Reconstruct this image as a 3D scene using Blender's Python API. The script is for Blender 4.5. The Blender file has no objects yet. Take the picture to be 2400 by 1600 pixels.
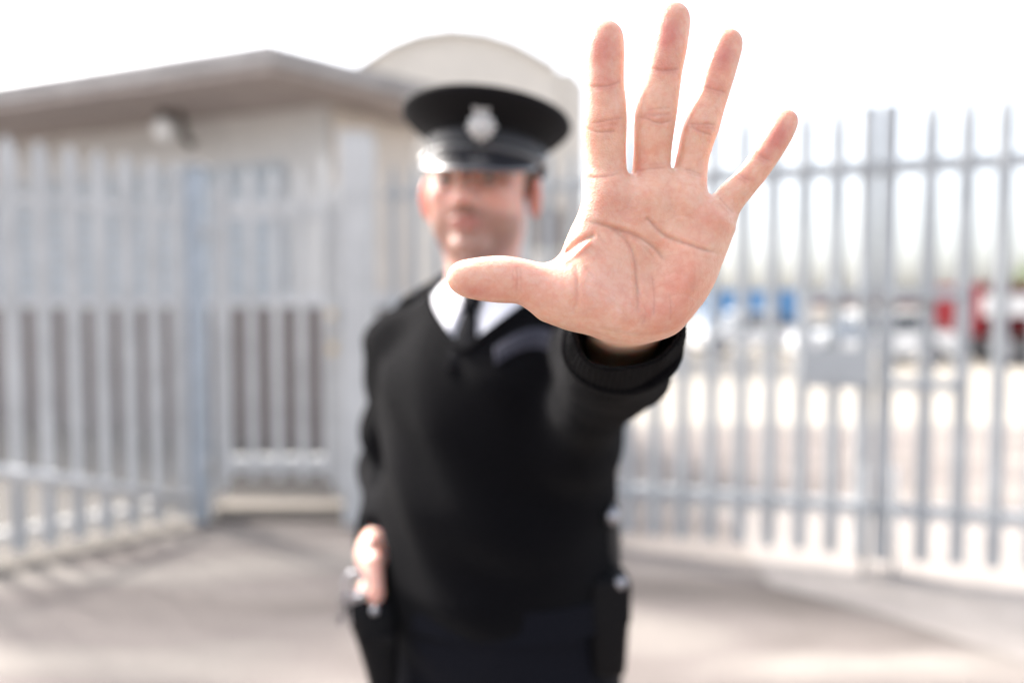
import bpy, bmesh, math, random
import numpy as np
from mathutils import Vector, Matrix
random.seed(4); np.random.seed(4)
R = math.radians
scene = bpy.context.scene

# ------------------------------------------------------------------ camera
CAMZ = 1.45; FPX = 1600.0; PITCH = math.atan(70/1600)
cd = bpy.data.cameras.new('camera'); cam = bpy.data.objects.new('camera', cd)
scene.collection.objects.link(cam); scene.camera = cam
cam.location = (0, 0, CAMZ); cam.rotation_euler = (math.pi/2 - PITCH, 0, 0)
cd.sensor_width = 36; cd.lens = 24; cd.clip_start = 0.05; cd.clip_end = 4000
cd.dof.use_dof = True; cd.dof.focus_distance = 0.385; cd.dof.aperture_fstop = 2.0

# ------------------------------------------------------------------ sky, sun, exposure
SUN = Vector((-0.80, 0.56, 1.02)).normalized()
w = bpy.data.worlds.new("World"); scene.world = w; w.use_nodes = True
nt = w.node_tree; bg = nt.nodes['Background']
sky = nt.nodes.new('ShaderNodeTexSky'); sky.sky_type = 'NISHITA'; sky.sun_disc = False
sky.sun_elevation = math.asin(SUN.z); sky.sun_rotation = math.atan2(SUN.x, SUN.y)
sky.air_density = 1.0; sky.dust_density = 5.0; sky.ozone_density = 0.5
hz_ = nt.nodes.new('ShaderNodeHueSaturation'); hz_.inputs['Saturation'].default_value = 0.42
nt.links.new(sky.outputs[0], hz_.inputs['Color']); nt.links.new(hz_.outputs[0], bg.inputs[0]); bg.inputs[1].default_value = 0.125
sl = bpy.data.lights.new('sun', 'SUN'); so = bpy.data.objects.new('sun', sl); scene.collection.objects.link(so)
sl.energy = 2.4; sl.angle = R(9); sl.color = (1, 0.95, 0.88)
so.rotation_euler = (-SUN).to_track_quat('-Z', 'Y').to_euler()
scene.view_settings.view_transform = 'Standard'; scene.view_settings.look = 'None'
scene.view_settings.exposure = 2.17; scene.view_settings.gamma = 1
scene.render.engine = 'CYCLES'; scene.render.resolution_x = 1024; scene.render.resolution_y = 682

# ------------------------------------------------------------------ helpers
C = scene.collection
def at(px, py, D):
    X = (px-1200)/FPX*D; Y = (800-py)/FPX*D
    return Vector((X, D*math.cos(PITCH)+Y*math.sin(PITCH), CAMZ + Y*math.cos(PITCH) - D*math.sin(PITCH)))
def gnd(px, D): return Vector(((px-1200)/FPX*D, D, 0))

def tag(o, label=None, cat=None, group=None, kind=None):
    if label: o['label'] = label
    if cat: o['category'] = cat
    if group: o['group'] = group
    if kind: o['kind'] = kind
    return o
def empty(name, loc, label, cat, group=None, rz=0):
    o = bpy.data.objects.new(name, None); C.objects.link(o); o.location = loc; o.rotation_euler.z = rz
    o.empty_display_size = .1
    return tag(o, label, cat, group)

def mat(name, col, rough=.6, metal=0, var=.0, vscale=8, bump=0, bscale=60, spec=.5, col2=None, sheen=0, coat=0, stretch=None):
    m = bpy.data.materials.new(name); m.use_nodes = True
    n = m.node_tree.nodes; l = m.node_tree.links; b = n['Principled BSDF']
    b.inputs['Base Color'].default_value = (*col, 1); b.inputs['Roughness'].default_value = rough
    b.inputs['Metallic'].default_value = metal; b.inputs['Specular IOR Level'].default_value = spec
    b.inputs['Sheen Weight'].default_value = sheen; b.inputs['Coat Weight'].default_value = coat
    tc = n.new('ShaderNodeTexCoord'); src = tc.outputs['Object']
    if stretch:
        mp = n.new('ShaderNodeMapping'); mp.inputs['Scale'].default_value = stretch
        l.new(src, mp.inputs[0]); src = mp.outputs[0]
    if var or col2:
        t = n.new('ShaderNodeTexNoise'); t.inputs['Scale'].default_value = vscale; t.inputs['Detail'].default_value = 6
        t.inputs['Roughness'].default_value = .6
        l.new(src, t.inputs['Vector'])
        r = n.new('ShaderNodeValToRGB')
        c2 = col2 if col2 else tuple(c*(1-var) for c in col)
        c1 = col if col2 else tuple(min(1, c*(1+var)) for c in col)
        r.color_ramp.elements[0].position = .35; r.color_ramp.elements[1].position = .65
        r.color_ramp.elements[0].color = (*c2, 1); r.color_ramp.elements[1].color = (*c1, 1)
        l.new(t.outputs[0], r.inputs[0]); l.new(r.outputs[0], b.inputs['Base Color'])
        m['ramp'] = 1
    if bump:
        t2 = n.new('ShaderNodeTexNoise'); t2.inputs['Scale'].default_value = bscale; t2.inputs['Detail'].default_value = 5
        l.new(src, t2.inputs['Vector'])
        bp = n.new('ShaderNodeBump'); bp.inputs['Strength'].default_value = bump; bp.inputs['Distance'].default_value = .01
        l.new(t2.outputs[0], bp.inputs['Height']); l.new(bp.outputs[0], b.inputs['Normal'])
    return m

class MB:
    def __init__(s): s.v = []; s.f = []
    def add(s, vs, fs):
        k = len(s.v); s.v += [tuple(v) for v in vs]; s.f += [tuple(i+k for i in f) for f in fs]; return s
    def box(s, c, size, rz=0, rx=0, ry=0):
        M = Matrix.Translation(c) @ Matrix.Rotation(rz, 4, 'Z') @ Matrix.Rotation(ry, 4, 'Y') @ Matrix.Rotation(rx, 4, 'X')
        x, y, z = [t/2 for t in size]
        vs = [M @ Vector(p) for p in [(-x,-y,-z),(x,-y,-z),(x,y,-z),(-x,y,-z),(-x,-y,z),(x,-y,z),(x,y,z),(-x,y,z)]]
        return s.add(vs, [(0,3,2,1),(4,5,6,7),(0,1,5,4),(1,2,6,5),(2,3,7,6),(3,0,4,7)])
    def prism(s, pts, axis_vec, M=None):
        """closed polygon pts (3D) extruded along axis_vec"""
        a = Vector(axis_vec); p0 = [Vector(p) for p in pts]; p1 = [p+a for p in p0]; n = len(p0)
        if M is not None: p0 = [M@p for p in p0]; p1 = [M@p for p in p1]
        fs = [tuple(range(n))[::-1], tuple(range(n, 2*n))] + [(i, (i+1) % n, n+(i+1) % n, n+i) for i in range(n)]
        return s.add(p0+p1, fs)
    def tube(s, pts, r, n=12, cap=True, closed=False):
        pts = [Vector(p) for p in pts]; rs = r if hasattr(r, '__len__') else [r]*len(pts)
        vs = []; fs = []; N = len(pts); prev = None
        for i, p in enumerate(pts):
            t = (pts[(i+1) % N] - pts[i-1]) if closed else (pts[min(i+1, N-1)]-pts[max(i-1, 0)])
            t.normalize()
            if prev is None:
                u = t.orthogonal().normalized()
            else:
                u = (prev - t*prev.dot(t)).normalized()
            prev = u; v = t.cross(u)
            for k in range(n):
                a = 2*math.pi*k/n; vs.append(p + (u*math.cos(a)+v*math.sin(a))*rs[i])
        for i in range(N if closed else N-1):
            j = (i+1) % N
            for k in range(n): fs.append((i*n+k, i*n+(k+1) % n, j*n+(k+1) % n, j*n+k))
        if cap and not closed: fs.append(tuple(range(n))[::-1]); fs.append(tuple(range((N-1)*n, N*n)))
        return s.add(vs, fs)
    def loft(s, rings, cap0=True, cap1=True):
        n = len(rings[0]); vs = [p for r in rings for p in r]; fs = []
        for i in range(len(rings)-1):
            for k in range(n): fs.append((i*n+k, i*n+(k+1) % n, (i+1)*n+(k+1) % n, (i+1)*n+k))
        if cap0: fs.append(tuple(range(n))[::-1])
        if cap1: fs.append(tuple(range((len(rings)-1)*n, len(rings)*n)))
        return s.add(vs, fs)
    def cyl(s, a, b, r, n=16): return s.tube([a, b], r, n)
    def sphere(s, c, r, n=16, m=10):
        r = r if hasattr(r, '__len__') else (r, r, r); c = Vector(c); rings = []
        for i in range(m+1):
            ph = math.pi*(i/m) ; zz = -math.cos(ph); q = max(math.sin(ph), 1e-3)
            rings.append([c+Vector((r[0]*q*math.cos(2*math.pi*k/n), r[1]*q*math.sin(2*math.pi*k/n), r[2]*zz)) for k in range(n)])
        return s.loft(rings)
    def build(s, name, m, parent=None, bevel=0, smooth=False, loc=None, segs=2):
        me = bpy.data.meshes.new(name); o = bpy.data.objects.new(name, me); C.objects.link(o)
        off = Vector((0, 0, 0))
        if parent is not None and loc is None:
            o.parent = parent; Mi = (Matrix.Translation(parent.location) @ parent.rotation_euler.to_matrix().to_4x4()).inverted()
            if parent.parent: Mi = parent['_mi_'] if False else Mi
            vs = [Mi @ Vector(v) for v in s.v] if parent.type == 'EMPTY' else s.v
            if parent.type != 'EMPTY':
                vs = s.v
                root = parent
                while root.parent: root = root.parent
                Mi = (Matrix.Translation(root.location) @ root.rotation_euler.to_matrix().to_4x4()).inverted()
                if root.type == 'EMPTY': vs = [Mi @ Vector(v) for v in s.v]
        else: vs = s.v
        me.from_pydata([tuple(v) for v in vs], [], s.f); me.materials.append(m)
        bm = bmesh.new(); bm.from_mesh(me); bmesh.ops.recalc_face_normals(bm, faces=bm.faces); bm.to_mesh(me); bm.free()
        if bevel:
            bv = o.modifiers.new('bevel', 'BEVEL'); bv.width = bevel; bv.segments = segs; bv.limit_method = 'ANGLE'
        if smooth: me.shade_smooth()
        return o
# all vertices given to MB are world coordinates; parents are unrotated or rotated empties and are undone above

# ------------------------------------------------------------------ implicit surfaces (numpy)
f32 = np.float32
def smin(a, b, k):
    h = np.clip(.5+.5*(b-a)/k, 0, 1); return b*(1-h)+a*h - k*h*(1-h)
def smax(a, b, k): return -smin(-a, -b, k)
def ss(a, b, x):
    t = np.clip((x-a)/(b-a), 0, 1); return t*t*(3-2*t)
def capsule(p, a, b, ra, rb):
    x, y, z = p; ax, ay, az = a; bx, by, bz = b[0]-ax, b[1]-ay, b[2]-az
    L = bx*bx+by*by+bz*bz+1e-12
    h = np.clip(((x-ax)*bx+(y-ay)*by+(z-az)*bz)/L, 0, 1)
    return np.sqrt((x-ax-h*bx)**2+(y-ay-h*by)**2+(z-az-h*bz)**2) - (ra+(rb-ra)*h)
def ell(p, c, r):
    x, y, z = (p[0]-c[0]), (p[1]-c[1]), (p[2]-c[2])
    k0 = np.sqrt((x/r[0])**2+(y/r[1])**2+(z/r[2])**2)+1e-9
    k1 = np.sqrt((x/r[0]**2)**2+(y/r[1]**2)**2+(z/r[2]**2)**2)+1e-9
    return k0*(k0-1)/k1
def rotp(p, c, ang, ax):
    x, y, z = p[0]-c[0], p[1]-c[1], p[2]-c[2]; cs, sn = math.cos(ang), math.sin(ang)
    if ax == 'z': return (x*cs+y*sn, -x*sn+y*cs, z)
    if ax == 'y': return (x*cs-z*sn, y, x*sn+z*cs)
    return (x, y*cs+z*sn, -y*sn+z*cs)

def nets(f, lo, hi, h, newton=4, ffine=None, band=None):
    lo = np.array(lo, float); hi = np.array(hi, float); B = 8
    n = np.ceil((hi-lo)/h/B).astype(int); N = n*B+1
    F = np.full(N, 1.0, f32)
    cx = [lo[i]+(np.arange(n[i])+.5)*B*h for i in range(3)]
    G = np.meshgrid(*cx, indexing='ij'); fc = f([g.astype(f32) for g in G])
    th = B*h*0.87*1.7 + (band or 0)
    near = np.abs(fc) < th
    # sign fill of far blocks
    big = np.where(fc > 0, 1.0, -1.0).astype(f32)
    F[:-1, :-1, :-1] = np.repeat(np.repeat(np.repeat(big, B, 0), B, 1), B, 2)
    F[-1] = 1; F[:, -1] = 1; F[:, :, -1] = 1
    idx = np.argwhere(near); o = np.arange(B+1); O = np.stack(np.meshgrid(o, o, o, indexing='ij'), -1).reshape(-1, 3)
    for s in range(0, len(idx), 1500):
        I = idx[s:s+1500]; Q = (I[:, None, :]*B + O[None]).reshape(-1, 3)
        P = lo + Q*h
        v = f([P[:, i].astype(f32) for i in range(3)])
        F[Q[:, 0], Q[:, 1], Q[:, 2]] = v
    F[0] = np.abs(F[0]); F[:, 0] = np.abs(F[:, 0]); F[:, :, 0] = np.abs(F[:, :, 0])
    F[-1] = np.abs(F[-1]); F[:, -1] = np.abs(F[:, -1]); F[:, :, -1] = np.abs(F[:, :, -1])
    S = F < 0
    cnt = np.zeros(np.array(F.shape)-1, np.int8)
    for a in (0, 1):
        for b in (0, 1):
            for c in (0, 1):
                cnt += S[a:S.shape[0]-1+a, b:S.shape[1]-1+b, c:S.shape[2]-1+c]
    act = (cnt > 0) & (cnt < 8); cells = np.argwhere(act)
    ids = np.full(act.shape, -1, np.int32); ids[act] = np.arange(len(cells))
    acc = np.zeros((len(cells), 3)); num = np.zeros(len(cells))
    corners = [(a, b, c) for a in (0, 1) for b in (0, 1) for c in (0, 1)]
    val = {c: F[cells[:, 0]+c[0], cells[:, 1]+c[1], cells[:, 2]+c[2]] for c in corners}
    for c in corners:
        for ax in range(3):
            if c[ax] == 0:
                d = list(c); d[ax] = 1; d = tuple(d)
                m = (val[c] < 0) != (val[d] < 0)
                t = val[c]/(val[c]-val[d]+1e-12); t = np.clip(np.where(m, t, 0), 0, 1)
                e = np.array(c, float)[None].repeat(len(cells), 0); e[:, ax] = t
                acc[m] += e[m]; num[m] += 1
    V = lo + (cells + acc/np.maximum(num, 1)[:, None])*h
    faces = []
    for ax in range(3):
        sl1 = [slice(None)]*3; sl2 = [slice(None)]*3; sl1[ax] = slice(0, -1); sl2[ax] = slice(1, None)
        A = S[tuple(sl1)]; Bb = S[tuple(sl2)]; E = np.argwhere(A != Bb)
        u, v = [(1, 2), (2, 0), (0, 1)][ax]
        ok = (E[:, u] > 0) & (E[:, v] > 0) & (E[:, u] < S.shape[u]-1) & (E[:, v] < S.shape[v]-1); E = E[ok]
        q = []
        for du, dv in ((-1, -1), (0, -1), (0, 0), (-1, 0)):
            e = E.copy(); e[:, u] += du; e[:, v] += dv; q.append(ids[e[:, 0], e[:, 1], e[:, 2]])
        q = np.stack(q, 1); flip = ~A[E[:, 0], E[:, 1], E[:, 2]]
        q[flip] = q[flip][:, ::-1]; faces.append(q[(q >= 0).all(1)])
    Fc = np.concatenate(faces)
    V = project(V, ffine or f, h, newton)
    return V, Fc
def project(V, g, h, newton):
    e = h*.4
    for _ in range(newton):
        P = [V[:, i] for i in range(3)]
        v0 = g(P)
        gr = np.stack([(g([P[j]+(e if j == i else 0) for j in range(3)]) - g([P[j]-(e if j == i else 0) for j in range(3)]))/(2*e) for i in range(3)], 1)
        st = v0/(np.maximum((gr**2).sum(1), .15)); st = np.clip(st, -h, h)
        V = V - gr*st[:, None]
    return V
def laplace(V, Fc, it=1, lam=.5):
    E = np.concatenate([Fc[:, [0, 1]], Fc[:, [1, 2]], Fc[:, [2, 3]], Fc[:, [3, 0]]]); E = np.concatenate([E, E[:, ::-1]])
    for _ in range(it):
        s = np.stack([np.bincount(E[:, 0], V[E[:, 1], i], len(V)) for i in range(3)], 1)
        c = np.bincount(E[:, 0], minlength=len(V))[:, None]; V = V + lam*(s/np.maximum(c, 1)-V)
    return V
def mesh_np(name, V, Fc, m, parent=None, col=None, toworld=None):
    me = bpy.data.meshes.new(name)
    if parent is not None:
        root = parent
        while root.parent: root = root.parent
        V = V - np.array(root.location)
    me.vertices.add(len(V)); me.vertices.foreach_set('co', V.astype(f32).ravel())
    me.loops.add(len(Fc)*4); me.polygons.add(len(Fc))
    me.loops.foreach_set('vertex_index', Fc.astype(np.int32).ravel())
    me.polygons.foreach_set('loop_start', np.arange(len(Fc), dtype=np.int32)*4)
    try: me.polygons.foreach_set('loop_total', np.full(len(Fc), 4, np.int32))
    except Exception: pass
    me.update(calc_edges=True)
    if col is not None:
        a = me.color_attributes.new('Col', 'FLOAT_COLOR', 'POINT')
        a.data.foreach_set('color', np.concatenate([col, np.ones((len(col), 1))], 1).astype(f32).ravel())
    me.shade_smooth(); me.materials.append(m)
    o = bpy.data.objects.new(name, me); C.objects.link(o)
    if parent is not None: o.parent = parent
    return o

# ------------------------------------------------------------------ materials
M = {}
M['steel'] = mat('galvanised_steel', (.36, .375, .39), .6, .05, var=.10, vscale=6, bump=.1, bscale=50)  # backlit shade of the right-hand gate and fence put into this tone
M['steel_lit'] = mat('bounce_lightened_steel', (.50, .50, .50), .65, .05, var=.10, vscale=6)  # same steel, lightened to stand for bounce light on the left metalwork
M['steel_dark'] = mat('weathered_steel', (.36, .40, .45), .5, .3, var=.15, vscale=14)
M['brick'] = mat('brown_brick', (.15, .125, .12), .85, var=.15, vscale=20, bump=.2, bscale=120)
M['render'] = mat('painted_render', (.55, .54, .53), .85, var=.06, vscale=3, bump=.15, bscale=80)
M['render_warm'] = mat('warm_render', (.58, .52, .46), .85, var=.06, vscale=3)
M['soffit'] = mat('soffit_boards', (.37, .32, .30), .85, var=.22, vscale=4, stretch=(1, 8, 1))
M['fascia'] = mat('fascia_paint', (.32, .30, .29), .8, var=.15, vscale=3)
M['bluepanel'] = mat('blue_grey_shutter', (.36, .40, .44), .6, var=.06, vscale=5)
M['sill'] = mat('pale_sill', (.55, .55, .56), .6)
M['pale_wall'] = mat('pale_cladding', (.60, .555, .50), .8, var=.05, vscale=2)
M['glass'] = mat('dark_glass', (.03, .035, .04), .08)
M['black'] = mat('black_plastic', (.02, .02, .022), .45)
M['rubber'] = mat('tyre_rubber', (.02, .02, .02), .85)
M['white_paint'] = mat('white_paint', (.75, .75, .75), .25, coat=.5)
M['red_paint'] = mat('red_paint', (.085, .004, .007), .7, spec=.1)
M['blue_paint'] = mat('blue_paint', (.08, .24, .48), .5, var=.08, vscale=3)
M['chrome'] = mat('polished_metal', (.35, .35, .38), .35, 1)
M['silver'] = mat('silver_badge', (.5, .49, .48), .4, .9, bump=.3, bscale=300)
M['brass'] = mat('brass_lock', (.55, .42, .25), .4, .8)
M['leaf'] = mat('leaf_green', (.09, .12, .04), .7, var=.4, vscale=3)
M['bark'] = mat('bark', (.12, .09, .07), .9, var=.2)
M['knit'] = mat('black_knit', (.0030, .0029, .0040), .95, var=.2, vscale=250, bump=.6, bscale=600, spec=.05, sheen=.03, col2=None)
M['trouser'] = mat('navy_trousers', (.0045, .005, .0085), .85, spec=.08, sheen=.02, bump=.2, bscale=300)
M['shirt'] = mat('white_shirt', (.78, .78, .84), .8, bump=.1, bscale=400)
M['tie'] = mat('black_tie', (.005, .005, .007), .8, spec=.1)
M['capcloth'] = mat('black_cap_cloth', (.006, .0055, .0065), .85, spec=.15, sheen=.03, bump=.2, bscale=500)
M['capband'] = mat('ribbed_cap_band', (.012, .012, .016), .6, sheen=.05)
M['patent'] = mat('patent_leather', (.014, .014, .018), .3, spec=.9, coat=.8)
M['leather'] = mat('black_leather', (.004, .004, .005), .6, spec=.12, bump=.2, bscale=150)
M['thread'] = mat('lilac_thread', (.07, .07, .09), .9, spec=.1)
M['epaulette'] = mat('epaulette_cloth', (.035, .033, .035), .8)
M['shoe'] = mat('shoe_leather', (.01, .01, .01), .2)
M['hair'] = mat('cropped_hair', (.16, .12, .09), .8, var=.3, vscale=300, bump=.6, bscale=600)

def skin_mat():
    m = bpy.data.materials.new('skin'); m.use_nodes = True; n = m.node_tree.nodes; l = m.node_tree.links; b = n['Principled BSDF']
    a = n.new('ShaderNodeVertexColor'); a.layer_name = 'Col'
    tc = n.new('ShaderNodeTexCoord')
    t = n.new('ShaderNodeTexNoise'); t.inputs['Scale'].default_value = 75; t.inputs['Detail'].default_value = 6; l.new(tc.outputs['Object'], t.inputs['Vector'])
    t.inputs['Roughness'].default_value = .62
    r = n.new('ShaderNodeValToRGB'); r.color_ramp.elements[0].position = .32; r.color_ramp.elements[1].position = .7
    r.color_ramp.elements[0].color = (.95, .78, .73, 1); r.color_ramp.elements[1].color = (1, 1.0, 1.0, 1)
    l.new(t.outputs[0], r.inputs[0])
    mx = n.new('ShaderNodeMix'); mx.data_type = 'RGBA'; mx.blend_type = 'MULTIPLY'; mx.inputs[0].default_value = 1
    l.new(a.outputs[0], mx.inputs[6]); l.new(r.outputs[0], mx.inputs[7])
    # blotches of blood and a web of fine lines
    t3 = n.new('ShaderNodeTexNoise'); t3.inputs['Scale'].default_value = 260; t3.inputs['Detail'].default_value = 3; l.new(tc.outputs['Object'], t3.inputs['Vector'])
    r3 = n.new('ShaderNodeValToRGB'); r3.color_ramp.elements[0].position = .38; r3.color_ramp.elements[1].position = .62
    r3.color_ramp.elements[0].color = (.97, .88, .86, 1); r3.color_ramp.elements[1].color = (1.0, 1.0, 1.0, 1); l.new(t3.outputs[0], r3.inputs[0])
    mx3 = n.new('ShaderNodeMix'); mx3.data_type = 'RGBA'; mx3.blend_type = 'MULTIPLY'; mx3.inputs[0].default_value = 1
    l.new(mx.outputs[2], mx3.inputs[6]); l.new(r3.outputs[0], mx3.inputs[7])
    wp = n.new('ShaderNodeMix'); wp.data_type = 'RGBA'; wp.inputs[0].default_value = .012
    t4 = n.new('ShaderNodeTexNoise'); t4.inputs['Scale'].default_value = 60; l.new(tc.outputs['Object'], t4.inputs['Vector'])
    l.new(tc.outputs['Object'], wp.inputs[6]); l.new(t4.outputs['Color'], wp.inputs[7])
    v2 = n.new('ShaderNodeTexVoronoi'); v2.feature = 'DISTANCE_TO_EDGE'; v2.inputs['Scale'].default_value = 130; l.new(wp.outputs[2], v2.inputs['Vector'])
    r4 = n.new('ShaderNodeValToRGB'); r4.color_ramp.elements[0].position = .0; r4.color_ramp.elements[1].position = .07
    r4.color_ramp.elements[0].color = (.90, .78, .74, 1); r4.color_ramp.elements[1].color = (1, 1, 1, 1); l.new(v2.outputs['Distance'], r4.inputs[0])
    mx4 = n.new('ShaderNodeMix'); mx4.data_type = 'RGBA'; mx4.blend_type = 'MULTIPLY'; mx4.inputs[0].default_value = .22
    l.new(mx3.outputs[2], mx4.inputs[6]); l.new(r4.outputs[0], mx4.inputs[7]); l.new(mx4.outputs[2], b.inputs['Base Color'])
    b.inputs['Roughness'].default_value = .42; b.inputs['Specular IOR Level'].default_value = .5
    b.inputs['Subsurface Weight'].default_value = 1.0; b.inputs['Subsurface Radius'].default_value = (1, .35, .2)
    b.inputs['Subsurface Scale'].default_value = .0035
    # fine skin: stretched cells plus pores
    v = n.new('ShaderNodeTexVoronoi'); v.inputs['Scale'].default_value = 900; l.new(tc.outputs['Object'], v.inputs['Vector'])
    t2 = n.new('ShaderNodeTexNoise'); t2.inputs['Scale'].default_value = 420; t2.inputs['Detail'].default_value = 4; l.new(tc.outputs['Object'], t2.inputs['Vector'])
    ad = n.new('ShaderNodeMath'); ad.operation = 'MULTIPLY_ADD'; ad.inputs[1].default_value = .5
    l.new(v.outputs['Distance'], ad.inputs[0]); l.new(t2.outputs[0], ad.inputs[2])
    ad2 = n.new('ShaderNodeMath'); ad2.operation = 'MULTIPLY_ADD'; ad2.inputs[1].default_value = .35; l.new(r4.outputs[0], ad2.inputs[0]); l.new(ad.outputs[0], ad2.inputs[2]); ad = ad2
    bp = n.new('ShaderNodeBump'); bp.inputs['Strength'].default_value = .42; bp.inputs['Distance'].default_value = .0006
    l.new(ad.outputs[0], bp.inputs['Height']); l.new(bp.outputs[0], b.inputs['Normal'])
    return m
M['skin'] = skin_mat()

def ground_mat():
    m = mat('concrete_apron', (.34, .315, .295), .9, bump=.3, bscale=90)
    n = m.node_tree.nodes; l = m.node_tree.links; b = n['Principled BSDF']
    tc = n.new('ShaderNodeTexCoord')
    a = n.new('ShaderNodeTexNoise'); a.inputs['Scale'].default_value = .9; a.inputs['Detail'].default_value = 5; a.inputs['Distortion'].default_value = .6
    mp = n.new('ShaderNodeMapping'); mp.inputs['Rotation'].default_value = (0, 0, R(-50)); mp.inputs['Scale'].default_value = (.6, 2.2, 1)
    l.new(tc.outputs['Object'], mp.inputs[0]); l.new(mp.outputs[0], a.inputs['Vector'])
    r = n.new('ShaderNodeValToRGB'); r.color_ramp.elements[0].position = .3; r.color_ramp.elements[1].position = .68
    r.color_ramp.elements[0].color = (.098, .082, .074, 1); r.color_ramp.elements[1].color = (.235, .212, .190, 1)
    e = r.color_ramp.elements.new(.5); e.color = (.155, .133, .124, 1)
    l.new(a.outputs[0], r.inputs[0])
    f = n.new('ShaderNodeTexNoise'); f.inputs['Scale'].default_value = 60; f.inputs['Detail'].default_value = 6; l.new(tc.outputs['Object'], f.inputs['Vector'])
    r2 = n.new('ShaderNodeValToRGB'); r2.color_ramp.elements[0].position = .3; r2.color_ramp.elements[1].position = .7
    r2.color_ramp.elements[0].color = (.8, .8, .8, 1); r2.color_ramp.elements[1].color = (1.1, 1.1, 1.1, 1); l.new(f.outputs[0], r2.inputs[0])
    mx = n.new('ShaderNodeMix'); mx.data_type = 'RGBA'; mx.blend_type = 'MULTIPLY'; mx.inputs[0].default_value = 1
    l.new(r.outputs[0], mx.inputs[6]); l.new(r2.outputs[0], mx.inputs[7]); l.new(mx.outputs[2], b.inputs['Base Color'])
    return m

# ------------------------------------------------------------------ ground
g = MB().add([(-900, -300, 0), (900, -300, 0), (900, 1500, 0), (-900, 1500, 0)], [(0, 1, 2, 3)]).build('ground', mat('far_tarmac', (.2, .19, .18), .9, var=.1, vscale=.5)); tag(g, kind='structure')
g = MB().add([(-30, -12, .004), (30, -12, .004), (30, 8.5, .004), (-30, 8.5, .004)], [(0, 1, 2, 3)]).build('concrete_apron', ground_mat()); tag(g, kind='structure')
g = MB().add([(.3, 8.7, .008), (60, 8.7, .008), (60, 90, .008), (.3, 90, .008)], [(0, 1, 2, 3)]).build('yard_paving', mat('pale_yard_paving', (.27, .245, .212), .9, var=.08, vscale=.6)); tag(g, kind='structure')

g = MB().add([(-9, 3.3, .008), (-3.25, 3.3, .008), (-2.95, 3.45, .008), (-1.95, 4.72, .008), (-.75, 4.78, .008), (-.6, 5.5, .008), (-.9, 8.2, .008), (-9, 9, .008)], [tuple(range(8))]).build('painted_shade_strip', mat('shade_toned_ground', (.095, .085, .076), .95, var=.35, vscale=14, bump=.6, bscale=60)); tag(g, kind='structure')  # ground darkened to stand for the building's shade along the left fence
g = MB().add([(1.50, 4.9, .008), (1.42, 4.0, .008), (1.36, 3.55, .008), (1.75, 3.22, .008), (2.15, 2.72, .008), (3.0, 1.9, .008), (9, .5, .008), (9, 4.9, .008)], [tuple(range(8))]).build('pale_ground_patch', mat('pale_ground_tone', (.235, .212, .198), .9, var=.12, vscale=3, bump=.2, bscale=90)); tag(g, kind='structure')  # paler polygon laid over the apron on the right
# ------------------------------------------------------------------ palisade metalwork
def pale_mb(mb, base, dirv, h, wd=.066, dep=.016, z0=.08, tops=3):
    """one W-section steel pale with pointed top, standing on the fence line"""
    d = Vector(dirv).normalized(); nrm = Vector((d.y, -d.x, 0))      # nrm: towards the camera side
    prof = [(-.5, 0), (-.38, 0), (-.2, .9), (-.08, 1), (0, .6), (.08, 1), (.2, .9), (.38, 0), (.5, 0)]
    t = .003; rings = []
    for zz, sc in ((z0, 1), (h-.12, 1), (h-.05, .72), (h, .18)):
        front = [base + d*(a*wd*sc) + nrm*(b*dep) + Vector((0, 0, zz)) for a, b in prof]
        back = [p - nrm*t for p in reversed(front)]
        rings.append(front+back)
    return mb.loft(rings)
def rail_mb(mb, a, b, z, hgt=.05, dep=.045, off=.026):
    a = Vector(a); b = Vector(b); d = (b-a).normalized(); nrm = Vector((d.y, -d.x, 0)); L = (b-a).length
    c = (a+b)/2 - nrm*off + Vector((0, 0, z))
    return mb.box(c, (L, dep, hgt), rz=math.atan2(d.y, d.x))
def post_mb(mb, p, h, s=.1, rz=0):
    return mb.box(Vector(p)+Vector((0, 0, h/2)), (s, s, h), rz=rz)
def fence_run(root, a, b, h, n, rails, z0=.08, skip=(), wd=.066, m=None):
    m = m or M['steel']
    a = Vector(a); b = Vector(b); d = b-a
    for z in rails: rail_mb(MB(), a, b, z).build('rail', m, root, bevel=.003)
    for i in range(n):
        if i in skip: continue
        p = a + d*((i+.5)/n)
        pale_mb(MB(), p, d, h, wd=wd, z0=z0).build('pale', m, root)

# left fence
LA = gnd(-175, 3.62); LB = gnd(447, 4.62)
t = empty('palisade_fence', LA, 'grey steel palisade fence in front of the low brown building, left of the narrow gate', 'fence')
fence_run(t, LA, LB, 2.44, 9, (2.10, .17), z0=.06, wd=.092, m=M['steel_lit'])
br = MB(); 
br.tube([at(-90, 1092, 3.60), at(150, 1125, 3.9), at(445, 1172, 4.5)], .035, 10).build('brace', M['steel_lit'], t, smooth=True)
post_mb(MB(), LA-Vector((.08, 0, 0)), 2.35, .08).build('post', M['steel_lit'], t, bevel=.004)

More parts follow.
